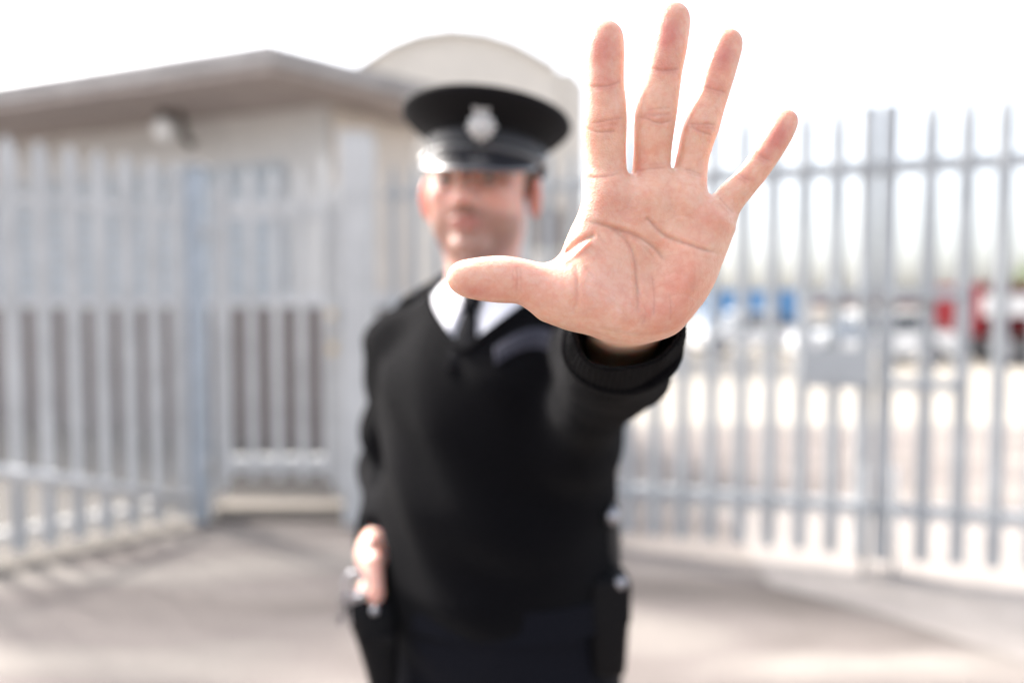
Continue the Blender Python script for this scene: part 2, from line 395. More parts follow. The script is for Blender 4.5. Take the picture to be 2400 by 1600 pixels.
# narrow gate posts
GP1 = gnd(465, 4.66); GP2 = gnd(842, 4.66)
yawR = math.atan2(3.52-4.10, 2.64-.77)
t = empty('gate_post', GP1, 'thick grey steel gate post on the hinge side between fence and narrow gate', 'post')
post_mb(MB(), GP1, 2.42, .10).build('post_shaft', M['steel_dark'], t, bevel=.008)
MB().box(GP1+Vector((0, 0, 2.432)), (.15, .15, .02)).build('post_cap', M['steel_lit'], t, bevel=.004)
for z in (.42, 2.0): MB().cyl(GP1+Vector((.07, -.05, z-.06)), GP1+Vector((.07, -.05, z+.06)), .02).build('hinge', M['steel_lit'], t, smooth=True)
t = empty('gate_post', GP2, 'wide pale grey steel gate post directly behind the guard\'s shoulder', 'post')
post_mb(MB(), GP2, 2.62, .2).build('post_shaft', M['steel_lit'], t, bevel=.008)
MB().box(GP2+Vector((0, 0, 2.632)), (.22, .22, .02)).build('post_cap', M['steel_lit'], t, bevel=.004)

# narrow gate
a = GP1+Vector((.10, 0, 0)); b = GP2-Vector((.13, 0, 0))
t = empty('metal_gate', a, 'narrow grey steel palisade gate with a brass lock between two thick posts', 'gate')
for x in (a.x+.03, b.x-.03): MB().box((x, a.y+.03, 1.25), (.06, .05, 2.1)).build('stile', M['steel_lit'], t, bevel=.004)
for z, hh in ((2.14, .12), (.40, .10)): MB().box(((a.x+b.x)/2, a.y+.03, z), (b.x-a.x-.12, .05, hh)).build('gate_rail', M['steel_lit'], t, bevel=.004)
n = 5
for i in range(n):
    pale_mb(MB(), Vector((a.x+.09+(b.x-a.x-.18)*i/(n-1), a.y-.003, 0)), (1, 0, 0), 2.42 if i != 4 else 2.5, wd=.07, z0=.3).build('pale', M['steel_lit'], t)
lk = MB().box((b.x-.035, a.y-.035, 1.41), (.09, .06, .17)).build('lock_box', M['steel_lit'], t, bevel=.006)
MB().box((b.x-.035, a.y-.078, 1.43), (.045, .025, .05)).build('padlock', M['brass'], lk, bevel=.006)
MB().box((b.x-.035, a.y-.078, 1.20), (.05, .02, .06)).build('keeper', M['brass'], lk, bevel=.006)
# concrete threshold under the narrow gate
t = MB().box(((a.x+b.x)/2, a.y+.1, .05), (b.x-a.x+.02, .2, .10)).build('gate_sill', mat('sill_concrete', (.16, .14, .12), .9, var=.1), None, bevel=.01)
tag(t, 'low pale concrete step across the bottom of the narrow gate', 'kerb')

# long fence line to the right: P(s)
FA = Vector((-.86, 4.60, 0)); FB = Vector((2.64, 3.52, 0)); FD = (FB-FA).normalized()
def FX(px):   # point on the fence line seen at column px
    k = (px-1200)/FPX; # X = k*Y ; FA+s*FD
    s = (k*FA.y-FA.x)/(FD.x-k*FD.y); return FA+FD*s
fa = FX(900); fb = FX(1370)
t = empty('palisade_fence', fa, 'grey steel palisade fence running behind the guard\'s head and back', 'fence')
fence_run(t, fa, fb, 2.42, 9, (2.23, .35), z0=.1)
pg = FX(1402)
t = empty('gate_post', pg, 'square grey steel gate post behind the guard\'s raised arm', 'post')
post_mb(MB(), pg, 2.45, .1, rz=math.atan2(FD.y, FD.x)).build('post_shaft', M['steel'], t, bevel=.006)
MB().box(pg+Vector((0, 0, 2.46)), (.12, .12, .015), rz=math.atan2(FD.y, FD.x)).build('post_cap', M['steel'], t)

rzF = math.atan2(FD.y, FD.x)
def gate_leaf(label, pxs, px0, px1, stile_px):
    a = FX(px0); b = FX(px1)
    t = empty('gate_leaf', a, label, 'gate', 'leaves of the double palisade gate')
    for z in (2.23, .36): rail_mb(MB(), a, b, z, hgt=.07, dep=.05, off=.028).build('gate_rail', M['steel'], t, bevel=.004)
    for px in pxs: pale_mb(MB(), FX(px), FD, 2.58, wd=.072, z0=.10).build('pale', M['steel'], t)
    p = FX(stile_px); MB().box(p+Vector((0, .055, 1.32)), (.075, .06, 2.5), rz=rzF).build('stile', M['steel'], t, bevel=.004)
    return t
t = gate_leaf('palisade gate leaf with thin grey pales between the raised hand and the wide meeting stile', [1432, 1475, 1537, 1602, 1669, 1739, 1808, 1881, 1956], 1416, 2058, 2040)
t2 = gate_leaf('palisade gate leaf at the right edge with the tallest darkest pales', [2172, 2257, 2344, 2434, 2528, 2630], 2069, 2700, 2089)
# lock frame on both leaves, drop bolts
fr = MB()
p0 = FX(1888); p1 = FX(2048); q0 = FX(2079); q1 = FX(2252)
def frame(par, a, b):
    nrm = Vector((FD.y, -FD.x, 0))
    for z in (1.54, 1.06): rail_mb(MB(), a, b, z, hgt=.06, dep=.03, off=-.035).build('lock_rail', M['steel'], par, bevel=.003)
frame(t, p0, p1); frame(t2, q0, q1)
for par, px in ((t, 1890), (t2, 2250)):
    p = FX(px) - Vector((FD.y, -FD.x, 0))*-.035
    MB().box(p+Vector((0, 0, 1.30)), (.06, .03, .42), rz=rzF).build('lock_upright', M['steel'], par, bevel=.003)
def plate(par, xa, xb, ya, yb):
    a_, b_ = FX(xa), FX(xb); nrm = Vector((FD.y, -FD.x, 0)); z1 = CAMZ-(ya-730)/FPX*a_.y; z0 = CAMZ-(yb-730)/FPX*a_.y
    MB().box((a_+b_)/2+nrm*.06+Vector((0, 0, (z0+z1)/2)), ((b_-a_).length, .004, z1-z0), rz=rzF).build('lock_plate', M['steel'], par)
plate(t, 1900, 2040, 815, 888)
p = FX(1985) + Vector((FD.y, -FD.x, 0))*.05
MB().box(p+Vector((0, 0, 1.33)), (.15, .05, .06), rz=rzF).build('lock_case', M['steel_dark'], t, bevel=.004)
for par, px in ((t, 2030), (t2, 2100)):
    p = FX(px) + Vector((FD.y, -FD.x, 0))*.07
    MB().cyl(p+Vector((0, 0, .008)), p+Vector((0, 0, .62)), .012).build('drop_bolt', M['steel'], par, smooth=True)

# ------------------------------------------------------------------ low building on the left
EH = 3.83
E0 = Vector((-9.5, 8.79, 0)); E1 = Vector((-2.13, 6.2, 0)); E2 = Vector((-.62, 7.55, 0)); E3 = Vector((-2.9, 12.5, 0)); E4 = Vector((-9, 14, 0))
t = empty('low_building', (-5, 9, 0), 'low brown and cream building with a deep overhanging roof behind the left fence', 'building')
roof = MB(); 
poly = [E0, E1, E2, E3, E4]
MB().prism([p+Vector((0, 0, EH-.16)) for p in poly], (0, 0, .16)).build('fascia', M['fascia'], t, bevel=.01)
W1 = Vector((-1.93, 7.25, 0)); W0 = Vector((-9.3, 9.84, 0)); W2 = Vector((-1.1, 8.1, 0)); W3 = Vector((-3.1, 12.2, 0)); W4 = Vector((-8.8, 13.6, 0))
def inset(P, d):
    c = sum(P, Vector())/len(P); return [p+(c-p).normalized()*d for p in P]
MB().prism([p+Vector((0, 0, EH-.22)) for p in inset(poly, .06)], (0, 0, .057)).build('soffit', M['soffit'], t)
MB().prism([p+Vector((0, 0, EH+.003)) for p in inset(poly, .12)], (0, 0, .05)).build('roof', mat('roof_felt', (.2, .19, .19), .9, var=.1), t)
wp = [W0, W1, W2, W3, W4]
MB().prism([p+Vector((0, 0, 0)) for p in inset(wp, -.0)], (0, 0, 1.5)).build('brick_base', M['brick'], t)
MB().prism([p+Vector((0, 0, 1.56)) for p in inset(wp, .03)], (0, 0, EH-.223-1.56)).build('wall', M['render'], t)
MB().prism([p+Vector((0, 0, 1.503)) for p in inset(wp, -.08)], (0, 0, .13)).build('sill_band', M['sill'], t, bevel=.005)
wd = (W1-W0).normalized(); wn = Vector((wd.y, -wd.x, 0))
def on_wall(s, z, off=0): return W0+wd*s+wn*off+Vector((0, 0, z))
Lw = (W1-W0).length
for i in range(3):
    s0 = Lw-.55-1.75*(i+1)-.1*i; s1 = s0+1.75
    c = (on_wall((s0+s1)/2, 2.32, .02))
    o = MB().box(c, (1.75, .05, 1.46), rz=math.atan2(wd.y, wd.x)).build('shutter', M['bluepanel'], t, bevel=.004)
    for k in range(9):
        MB().box(on_wall((s0+s1)/2, 1.68+k*.16, .05), (1.72, .012, .02), rz=math.atan2(wd.y, wd.x)).build('shutter_rib', M['fascia'], o)
# beige side wall skin, sunlit warmth put into its colour, and a rain pipe
ws = (W2-W1).normalized(); wsn = Vector((ws.y, -ws.x, 0)); Ls = (W2-W1).length
MB().box((W1+W2)/2+wsn*.012+Vector((0, 0, 2.58)), (Ls-.1, .03, 2.0), rz=math.atan2(ws.y, ws.x)).build('sunlit_side_skin', M['render_warm'], t)
# security lamp under the eaves
lp = at(398, 300, 7.35)
t = empty('security_lamp', lp, 'white round security lamp on a dark curved bracket under the brown eaves', 'lamp')
MB().sphere(lp+Vector((-.06, 0, -.02)), (.115, .115, .13)).build('lamp_globe', mat('frosted_globe', (.8, .8, .8), .3), t, smooth=True)
arm = [lp+Vector((-.14, .05, .20)), lp+Vector((.0, .05, .20)), lp+Vector((.09, .02, .15)), lp+Vector((.13, 0, .04)), lp+Vector((.15, 0, -.10)), lp+Vector((.19, .1, -.16))]
MB().tube(arm, [.05, .05, .045, .04, .045, .045], 10).build('bracket', mat('dark_bracket', (.06, .055, .05), .5), t, smooth=True)
MB().cyl(lp+Vector((-.06, 0, .1)), lp+Vector((-.06, 0, .2)), .05).build('lamp_collar', M['black'], t, smooth=True)

# ------------------------------------------------------------------ round-roofed building behind the man
def archw(px, py, D=20.0): p = at(px, py, D); return Vector((p.x, 0, p.z))
pts = []
key = [(835, 176), (860, 156), (920, 118), (985, 93), (1060, 82), (1140, 90), (1210, 112), (1265, 142), (1306, 166)]
prof = [archw(*k) for k in key]
t = empty('round_roofed_building', (0, 20, 0), 'cream building with a shallow rounded roof behind the guard\'s cap', 'building')
xl, xr = prof[0].x, archw(1372, 0).x
wallp = [Vector((xl, 0, 0))] + [p-Vector((0, 0, .09)) for p in prof] + [Vector((prof[-1].x, 0, 0))]
MB().prism([p+Vector((0, 20, 0)) for p in wallp], (0, 6, 0)).build('wall', M['pale_wall'], t)
rp = prof + [p-Vector((0, 0, .085)) for p in reversed(prof)]
MB().prism([p+Vector((0, 19.8, 0)) for p in rp], (0, 6.4, 0)).build('roof', mat('pale_roof_sheet', (.6, .59, .57), .6, var=.03), t, smooth=False)
z2 = archw(1340, 170).z
MB().prism([Vector((prof[-1].x+.003, 20.2, 0)), Vector((prof[-1].x+.003, 20.2, z2)), Vector((archw(1342, 0).x, 20.2, z2)), Vector((xr, 20.2, z2-.42)), Vector((xr, 20.2, 0))], (0, 5, 0)).build('side_annex', M['pale_wall'], t)
MB().box((archw(1285, 0).x, 19.97, archw(0, 535).z), (.8, .06, 1.2)).build('vent', M['brick'], t, bevel=.01)
MB().box((archw(1318, 0).x+.15, 19.95, archw(0, 480).z), (.5, .1, .5)).build('meter_box', M['render_warm'], t, bevel=.01)

# ------------------------------------------------------------------ vehicles far off in the yard
def wheel(par, c, r, rz):
    d = Vector((-math.sin(rz), math.cos(rz), 0))*.1
    w_ = MB().tube([c-d, c-d*.8, c+d*.8, c+d], [r*.92, r, r, r*.92], 20).build('wheel', M['rubber'], par, smooth=False)
    MB().cyl(c-d*1.06, c+d*1.06, r*.6, 16).build('rim', M['chrome'], w_)
def car(px, D, paint, label, rz=0, L=4.2, hgt=1.45, flip=1, group=None):
    c = gnd(px, D); t = empty('parked_car', c, label, 'car', group)
    Mx = Matrix.Translation(c) @ Matrix.Rotation(rz, 4, 'Z')
    P = [(-.5, .28), (-.5, .62), (-.46, .80), (-.27, .90), (.30, .93), (.47, .88), (.5, .6), (.49, .28)]
    pts = [Vector((x*L*flip, -.85, z*hgt/1.45)) for x, z in P]
    MB().prism(pts, (0, 1.7, 0), Mx).build('body', paint, t, bevel=.06, segs=3)
    G = [(-.26, .88), (-.12, 1.36), (.02, 1.45), (.22, 1.44), (.42, .9)]
    rings = []
    for x, z in G: pass
    bot = [Vector((x*L*flip, y, z*hgt/1.45)) for x, z, y in ((-.27, .86, -.78), (.43, .88, -.78), (.43, .88, .78), (-.27, .86, .78))]
    top = [Vector((x*L*flip, y, z*hgt/1.45)) for x, z, y in ((-.11, 1.38, -.62), (.26, 1.38, -.62), (.26, 1.38, .62), (-.11, 1.38, .62))]
    MB().loft([[Mx@p for p in bot], [Mx@p for p in top]]).build('window', M['glass'], t, bevel=.02)
    top2 = [Vector((p.x, p.y, p.z+.003)) for p in top]; top3 = [Vector((p.x*.94, p.y*.9, p.z+.07)) for p in top]
    MB().loft([[Mx@p for p in top2], [Mx@p for p in top3]]).build('roof', paint, t, bevel=.02)
    for x in (-.33, .33):
        for y in (-.8, .8): wheel(t, Mx@Vector((x*L, y, .31)), .31, rz)
    for y in (-.6, .6): MB().sphere(Mx@Vector((-.498*L*flip, y, .66)), (.06, .14, .09)).build('headlight', M['chrome'], t, smooth=True)
    return t
car(1745, 24, M['white_paint'], 'white parked car below the blue container, beside the raised hand', rz=R(8), L=3.9, group='cars in the far yard')
car(2035, 19, M['white_paint'], 'white parked car seen through the lock frame of the double gate', rz=R(-5), L=4.0, group='cars in the far yard')
# long trailer
c = gnd(2068, 35); t = empty('flat_trailer', c, 'long grey trailer with a dark red top edge behind the gate post', 'trailer')
MB().box(c+Vector((0, 0, 1.29)), (7.9, 2.3, .8)).build('trailer_body', M['pale_wall'], t, bevel=.03)
MB().box(c+Vector((0, 0, 2.12)), (7.95, 2.36, .8)).build('red_side_board', M['red_paint'], t, bevel=.03)
MB().box(c+Vector((0, 0, .8)), (7.6, 1.2, .15)).build('chassis', M['black'], t)
for x in (-2.9, 1.8, 2.9):
    for y in (-1.0, 1.0): wheel(t, c+Vector((x, y, .45)), .45, 0)
# container
c = gnd(1787, 36); t = empty('shipping_container', c, 'blue container standing far back in the yard', 'container')
MB().box(c+Vector((0, 0, 1.32)), (5.6, 2.4, 2.4)).build('container_body', M['blue_paint'], t, bevel=.03)
for k in range(18): MB().box(c+Vector((-2.6+k*.305, -1.22, 1.32)), (.13, .04, 2.1)).build('corrugation', M['blue_paint'], t)
for x in (-2.75, 2.75): MB().box(c+Vector((x, -1.22, 1.32)), (.12, .12, 2.5)).build('corner_post', M['blue_paint'], t)
# lorry
c = gnd(2455, 19); t = empty('lorry', c, 'red lorry with a white band along its box at the right edge', 'lorry')
MB().box(c+Vector((0, 0, 1.62)), (5.2, 2.3, 1.16)).build('box_body', M['red_paint'], t, bevel=.03)
MB().box(c+Vector((0, -1.16, 1.62)), (5.22, .03, .56)).build('white_band', M['white_paint'], t)
MB().box(c+Vector((0, 0, .9)), (5.2, 2.2, .2)).build('chassis', M['red_paint'], t, bevel=.02)
cb = MB().prism([c+Vector(p) for p in ((2.7, -1.1, .6), (4.3, -1.1, .6), (4.3, -1.1, 1.5), (4.0, -1.1, 2.5), (2.7, -1.1, 2.5))], (0, 2.2, 0)).build('cab', M['red_paint'], t, bevel=.05)
MB().box(c+Vector((3.4, -1.11, 1.9)), (.9, .03, .6)).build('window', M['glass'], cb)
for x in (-1.9, -1.1, 3.4):
    for y in (-1.0, 1.0): wheel(t, c+Vector((x, y, .45)), .45, 0)

# ------------------------------------------------------------------ tree far right
def leaf_tree(px, D, h, r, label):
    c = gnd(px, D); t = empty('tree', c, label, 'tree')
    MB().tube([c, c+Vector((.1, 0, h*.3)), c+Vector((-.1, 0, h*.6)), c+Vector((0, 0, h*.85))], [.22, .17, .11, .04], 8).build('trunk', M['bark'], t, smooth=True)
    mb = MB(); rnd = random.Random(px)
    cl = [(c+Vector((rnd.uniform(-r, r), rnd.uniform(-r, r), h*(.62+rnd.uniform(-.28, .30)))), rnd.uniform(.35, .6)*r) for _ in range(14)]
    for _ in range(5200):
        cc, cr = rnd.choice(cl); d = Vector((rnd.gauss(0, 1), rnd.gauss(0, 1), rnd.gauss(0, 1))).normalized()*cr*rnd.uniform(.5, 1)**.5
        p = cc+d; s = rnd.uniform(.08, .17); a = Vector((rnd.gauss(0, 1), rnd.gauss(0, 1), rnd.gauss(0, 1))).normalized(); b_ = a.orthogonal().normalized()
        mb.add([p-a*s, p-b_*s*.5, p+a*s, p+b_*s*.5], [(0, 1, 2, 3)])
    mb.build('crown', M['leaf'], t)
leaf_tree(2445, 45, 4.6, 2.6, 'bushy olive green tree behind the lorry at the right edge')

# ================================================================== THE MAN
PC = Vector((-.022, 1.005, 0)); YAW = R(-17)
man = empty('person', (PC.x, PC.y, 0), 'guard in black V-neck jumper, white shirt, tie and peaked cap holding up an open palm', 'person')
cyw, syw = math.cos(YAW), math.sin(YAW)
def tob(p):      # world -> body frame (x lateral to screen right, y back, z up)
    x = p[0]-PC.x; y = p[1]-PC.y
    return (x*cyw+y*syw, -x*syw+y*cyw, p[2])
def b2w(x, y, z): return Vector((PC.x + x*cyw - y*syw, PC.y + x*syw + y*cyw, z))
TZ = np.array([.86, .92, 1.0, 1.08, 1.18, 1.28, 1.36, 1.41, 1.45, 1.48, 1.52])
TA = np.array([.156, .162, .160, .157, .160, .166, .170, .155, .115, .075, .055])
TB = np.array([.110, .118, .125, .130, .130, .125, .115, .100, .085, .070, .055])
TY = np.array([.005, .003, -.005, -.008, -.008, -.004, .002, .010, .018, .022, .025])
_zz = np.linspace(.80, 1.58, 400)
def _smooth(T):
    v = np.interp(_zz, TZ, T); k = np.hanning(61); k /= k.sum(); return np.convolve(np.pad(v, 30, 'edge'), k, 'valid')
TA_, TB_, TY_ = _smooth(TA), _smooth(TB), _smooth(TY)
def torso(q, gz=0):
    x, y, z = q; zc = np.clip(z, .86, 1.52)
    a = np.interp(zc, _zz, TA_); b = np.interp(zc, _zz, TB_); c = np.interp(zc, _zz, TY_)
    k = np.sqrt((x/a)**2+((y-c)/b)**2)+1e-6
    k1 = np.sqrt((x/a**2)**2+((y-c)/b**2)**2)+1e-6
    d = k*(k-1)/k1
    d = np.maximum(d, (k-1)*b*.5) if False else d
    return smax(smax(d, z-1.50, .03), .88-z, .02)
# joints in world space
SL = b2w(-.158, .02, 1.395); EL = Vector((-.208, 1.15, 1.185)); WL = Vector((-.194, .985, 1.118))
SRj = at(1392, 792, .955); ER = at(1432, 868, .68); WR = at(1463, 790, .475); WR2 = at(1464, 745, .415)
def arms(p, r):
    f = capsule(p, SL, EL, .052+r, .038+r)
    f = smin(f, capsule(p, EL, WL, .038+r, .026+r), .02)
    return f
def rarm(p, r):
    f = capsule(p, SRj, ER, .050+r, .039+r)
    return smin(f, capsule(p, ER, WR.lerp(ER, .3), .039+r, .029+r), .02)
HC = at(1125, 440, 1.0); HY = R(-10)
HC = Vector((HC.x, HC.y, 1.630))
hc_, hs_ = math.cos(HY), math.sin(HY)
def toh(p):
    x = p[0]-HC.x; y = p[1]-HC.y; return (x*hc_+y*hs_, -x*hs_+y*hc_, p[2]-HC.z)
def h2w(x, y, z): return Vector((HC.x + x*hc_ - y*hs_, HC.y + x*hs_ + y*hc_, HC.z+z))
def headf(p):
    q = toh(p); ax = np.abs(q[0]); s = (ax, q[1], q[2])
    f = ell(q, (0, .012, .030), (.0745, .094, .077))
    f = smin(f, ell(q, (0, -.030, -.030), (.058, .060, .072)), .03)
    f = smin(f, ell(s, (.040, -.012, -.050), (.024, .050, .036)), .02)       # jaw
    f = smin(f, ell(q, (0, -.070, -.090), (.026, .022, .018)), .018)          # chin
    f = smin(f, ell(s, (.036, -.060, -.020), (.022, .020, .018)), .018)       # cheekbones
    f = smin(f, ell(s, (.026, -.080, .018), (.026, .010, .008)), .012)        # brow
    f = smax(f, -ell(s, (.031, -.093, -.001), (.016, .014, .010)), .010)      # sockets
    f = smin(f, ell(s, (.031, -.070, -.001), (.0125, .0125, .0115)), .002)    # eyeballs
    f = smin(f, capsule(q, (0, -.088, .006), (0, -.108, -.030), .007, .011), .010)   # nose
    f = smin(f, ell(s, (.012, -.097, -.033), (.008, .009, .007)), .006)
    f = smin(f, ell(q, (0, -.088, -.057), (.024, .010, .0055)), .006)         # lips
    f = smin(f, ell(q, (0, -.086, -.067), (.021, .010, .006)), .005)
    f = smax(f, -ell(q, (0, -.102, -.0615), (.024, .010, .0015)), .003)
    e = rotp((ax, q[1], q[2]), (.080, .012, -.012), R(22), 'z')                # ears
    ear = ell(e, (0, 0, 0), (.010, .020, .032)); ear = smax(ear, -ell(e, (.009, -.003, .002), (.008, .011, .018)), .004)
    f = smin(f, ear, .006)
    f = smin(f, capsule(q, (0, .015, -.06), (0, .030, -.19), .053, .058), .03)  # neck
    return f
HIP = .92
def legs(p, r):
    q = tob(p); ax = np.abs(q[0]); s = (ax, q[1], q[2])
    f = capsule(s, (.085, .005, .90), (.10, .0, .50), .082+r, .055+r)
    f = smin(f, capsule(s, (.10, 0, .50), (.105, .02, .10), .055+r*1.3, .040+r*1.6), .03)
    return f
# lower hand (screen left), curled round the belt keys, five fingers
LH = Vector((-.200, .955, 1.078))
def lowhand(p):
    x, y, z = p
    f = ell(rotp(p, LH+Vector((0, 0, .02)), R(8), 'x'), (0, 0, 0), (.012, .034, .038))
    f = smin(f, capsule(p, WL, LH+Vector((0, 0, .03)), .026, .020), .02)
    for i, (dy, ln) in enumerate(((-.028, .019), (-.009, .022), (.011, .021), (.029, .017))):
        k = LH+Vector((-.004, dy, -.012)); m1 = k+Vector((-.010, -.002, -ln)); m2 = m1+Vector((.014, -.001, -ln*.55)); m3 = m2+Vector((.014, 0, ln*.25))
        g_ = capsule(p, k, m1, .0095, .0088); g_ = smin(g_, capsule(p, m1, m2, .0088, .008), .003); g_ = smin(g_, capsule(p, m2, m3, .008, .0072), .003)
        f = smin(f, g_, .004)
    a_ = LH+Vector((.010, -.034, .03)); b_ = LH+Vector((.016, -.052, -.004)); c_ = LH+Vector((.014, -.050, -.034))
    g_ = smin(capsule(p, a_, b_, .013, .011), capsule(p, b_, c_, .011, .0085), .004)
    return smin(f, g_, .008)
def bodyf(p):
    q = tob(p)
    f = torso(q)
    f = smin(f, arms(p, 0), .03); f = smin(f, rarm(p, 0), .03)
    f = smin(f, smin(capsule(q, (-.05, .02, 1.455), (-.15, .02, 1.40), .042, .045), capsule(q, (.05, .02, 1.455), (.15, .01, 1.40), .042, .045), .02), .03)
    f = smin(f, headf(p), .012)
    f = smin(f, legs(p, 0), .04)
    ax = np.abs(q[0]); f = smin(f, capsule((ax, q[1], q[2]), (.105, .03, .06), (.12, -.13, .035), .034, .026), .03)
    f = smin(f, lowhand(p), .01)
    return f

# ---------------- raised hand: metric model in the plane facing the camera
HD = .39; SC = HD/FPX
def U(px): return (px-1200)*SC
def Vv(py): return (800-py)*SC
FING = {
 'index': [(1420, 91, 38, 9), (1418, 115, 41, 9), (1417, 150, 42.5, 8), (1416.5, 204, 42, 7), (1418.5, 241, 45, 6), (1418, 289, 48, 5), (1418, 335, 46.5, 3), (1418, 378, 47, 1), (1420, 440, 50, 0)],
 'middle': [(1577, 47, 37, 9), (1573, 75, 39, 9), (1566, 120, 39, 9), (1558, 161, 37.5, 8), (1551, 201, 39.5, 7), (1541, 243, 44, 6), (1535, 281, 45, 5), (1531, 335, 42, 3), (1528, 378, 41, 1), (1526, 440, 46, 0)],
 'ring': [(1706, 103, 31, 8), (1700, 128, 32, 8), (1687, 172, 32, 8), (1677, 209, 30.5, 7), (1664, 246, 32, 6), (1645, 293, 38, 5), (1633, 332, 37, 3), (1622, 378, 35, 1), (1612, 440, 42, 0)],
 'little': [(1841, 286, 26, 6), (1826, 316, 28.5, 6), (1799, 357, 29, 6), (1769, 400, 28.5, 5), (1740, 434, 31, 3), (1714, 462, 34, 2), (1685, 500, 38, 0)],
 'thumb': [(1085, 651, 35, 12), (1103, 653, 43, 12), (1142, 654, 49, 11), (1180, 655, 52, 10), (1213, 658, 48.5, 9), (1240, 665, 49, 8), (1272, 678, 56, 6), (1310, 690, 66, 3), (1350, 690, 66, 0)]}
POLY = [(1369, 405), (1366, 442), (1363, 472), (1353, 503), (1338, 534), (1325, 564), (1316, 588), (1302, 612), (1280, 645), (1268, 690), (1272, 733), (1290, 743), (1308, 753), (1326, 765), (1348, 775), (1369, 781), (1392, 787),
        (1420, 795), (1460, 803), (1505, 804), (1541, 797), (1567, 790), (1591, 777), (1611, 755), (1632, 729), (1653, 702), (1675, 662), (1690, 622), (1706, 582), (1715, 557), (1721, 543), (1722, 525), (1719, 505),
        (1700, 478), (1670, 464), (1652, 448), (1640, 420), (1615, 408), (1585, 404), (1555, 402), (1520, 404), (1480, 412), (1450, 404), (1410, 398)]
def catmull(P, n=5, closed=True):
    P = np.array(P, float); out = []; N = len(P)
    for i in range(N if closed else N-1):
        p0, p1, p2, p3 = (P[(i-1) % N], P[i], P[(i+1) % N], P[(i+2) % N]) if closed else (P[max(i-1, 0)], P[i], P[i+1], P[min(i+2, N-1)])
        for k in range(n):
            t = k/n; out.append(.5*((2*p1)+(-p0+p2)*t+(2*p0-5*p1+4*p2-p3)*t*t+(-p0+3*p1-3*p2+p3)*t**3))
    if not closed: out.append(P[-1])
    return np.array(out)
def catmull4(P, n=3):
    P = np.array(P, float); out = []; N = len(P)
    for i in range(N-1):
        p0, p1, p2, p3 = P[max(i-1, 0)], P[i], P[i+1], P[min(i+2, N-1)]
        for k in range(n):
            t = k/n; out.append(.5*((2*p1)+(-p0+p2)*t+(2*p0-5*p1+4*p2-p3)*t*t+(-p0+3*p1-3*p2+p3)*t**3))
    out.append(P[-1]); out = np.array(out)
    for _ in range(3):                                     # even out the radii
        out[1:-1, 2] = .5*out[1:-1, 2]+.25*(out[:-2, 2]+out[2:, 2]); out[1:-1, 0] = .6*out[1:-1, 0]+.2*(out[:-2, 0]+out[2:, 0])
    return out
# 2-D fields on a 1 px (0.24 mm) grid
gx0, gy0, gx1, gy1 = 1000, -40, 1920, 900
GX, GY = np.meshgrid(np.arange(gx0, gx1+1), np.arange(gy0, gy1+1), indexing='ij'); GX = GX.astype(f32); GY = GY.astype(f32)
def segdist(P, closed=False):
    D = np.full(GX.shape, 1e9, f32); N = len(P); T = np.zeros(GX.shape, f32)
    for i in range(N if closed else N-1):
        a = P[i]; b = P[(i+1) % N]; bx, by = b[0]-a[0], b[1]-a[1]; L = bx*bx+by*by+1e-9
        h = np.clip(((GX-a[0])*bx+(GY-a[1])*by)/L, 0, 1); d = (GX-a[0]-h*bx)**2+(GY-a[1]-h*by)**2
        m = d < D; D[m] = d[m]; T[m] = (i+h[m])/max(N-1, 1)
    return np.sqrt(D), T
cp = catmull(POLY, 4)
D2, _ = segdist(cp, True)
ins = np.zeros(GX.shape, bool)
for i in range(len(cp)):
    a = cp[i]; b = cp[(i+1) % len(cp)]
    if a[1] == b[1]: continue
    c_ = ((a[1] > GY) != (b[1] > GY)) & (GX < (b[0]-a[0])*(GY-a[1])/(b[1]-a[1])+a[0]); ins ^= c_
PD = np.where(ins, D2, -D2)*SC
REL = np.zeros(GX.shape, f32); RED = np.zeros(GX.shape, f32); LIN = np.zeros(GX.shape, f32)
def gauss(cx, cy, sx, sy, ang=0):
    x = GX-cx; y = GY-cy; c, s = math.cos(R(ang)), math.sin(R(ang)); return np.exp(-(((x*c+y*s)/sx)**2+((-x*s+y*c)/sy)**2))
# palm relief (metres towards the camera)
for cx, cy, sx, sy, an, amp in [(1385, 680, 82, 100, -15, .0085), (1610, 665, 52, 120, 15, .0060), (1470, 745, 120, 50, 0, .002),
        (1420, 455, 46, 38, 0, .0022), (1528, 460, 46, 38, 0, .0024), (1612, 468, 42, 38, 0, .0024), (1678, 512, 38, 40, 30, .0026),
        (1475, 470, 18, 40, 0, -.0010), (1572, 475, 18, 36, 0, -.0010),
        (1525, 620, 40, 80, 20, -.0032), (1430, 545, 60, 22, 15, -.0010), (1330, 595, 26, 16, -40, -.0035)]:
    REL += (gauss(cx, cy, sx, sy, an)*amp).astype(f32)
def crease(pts, dep, wid, lin=1.0, taper=True, sm=True):
    global REL, LIN
    P = catmull(pts, 5, False) if sm and len(pts) > 2 else np.array(pts, float)
    d, t_ = segdist(P); fade = np.clip(np.minimum(t_, 1-t_)/.18, 0, 1) if taper else 1
    fade = fade*fade*(3-2*fade) if taper else 1
    REL -= (dep*np.exp(-(d/wid)**2)*fade).astype(f32); LIN += (lin*np.exp(-(d/(wid*.75))**2)*fade).astype(f32)
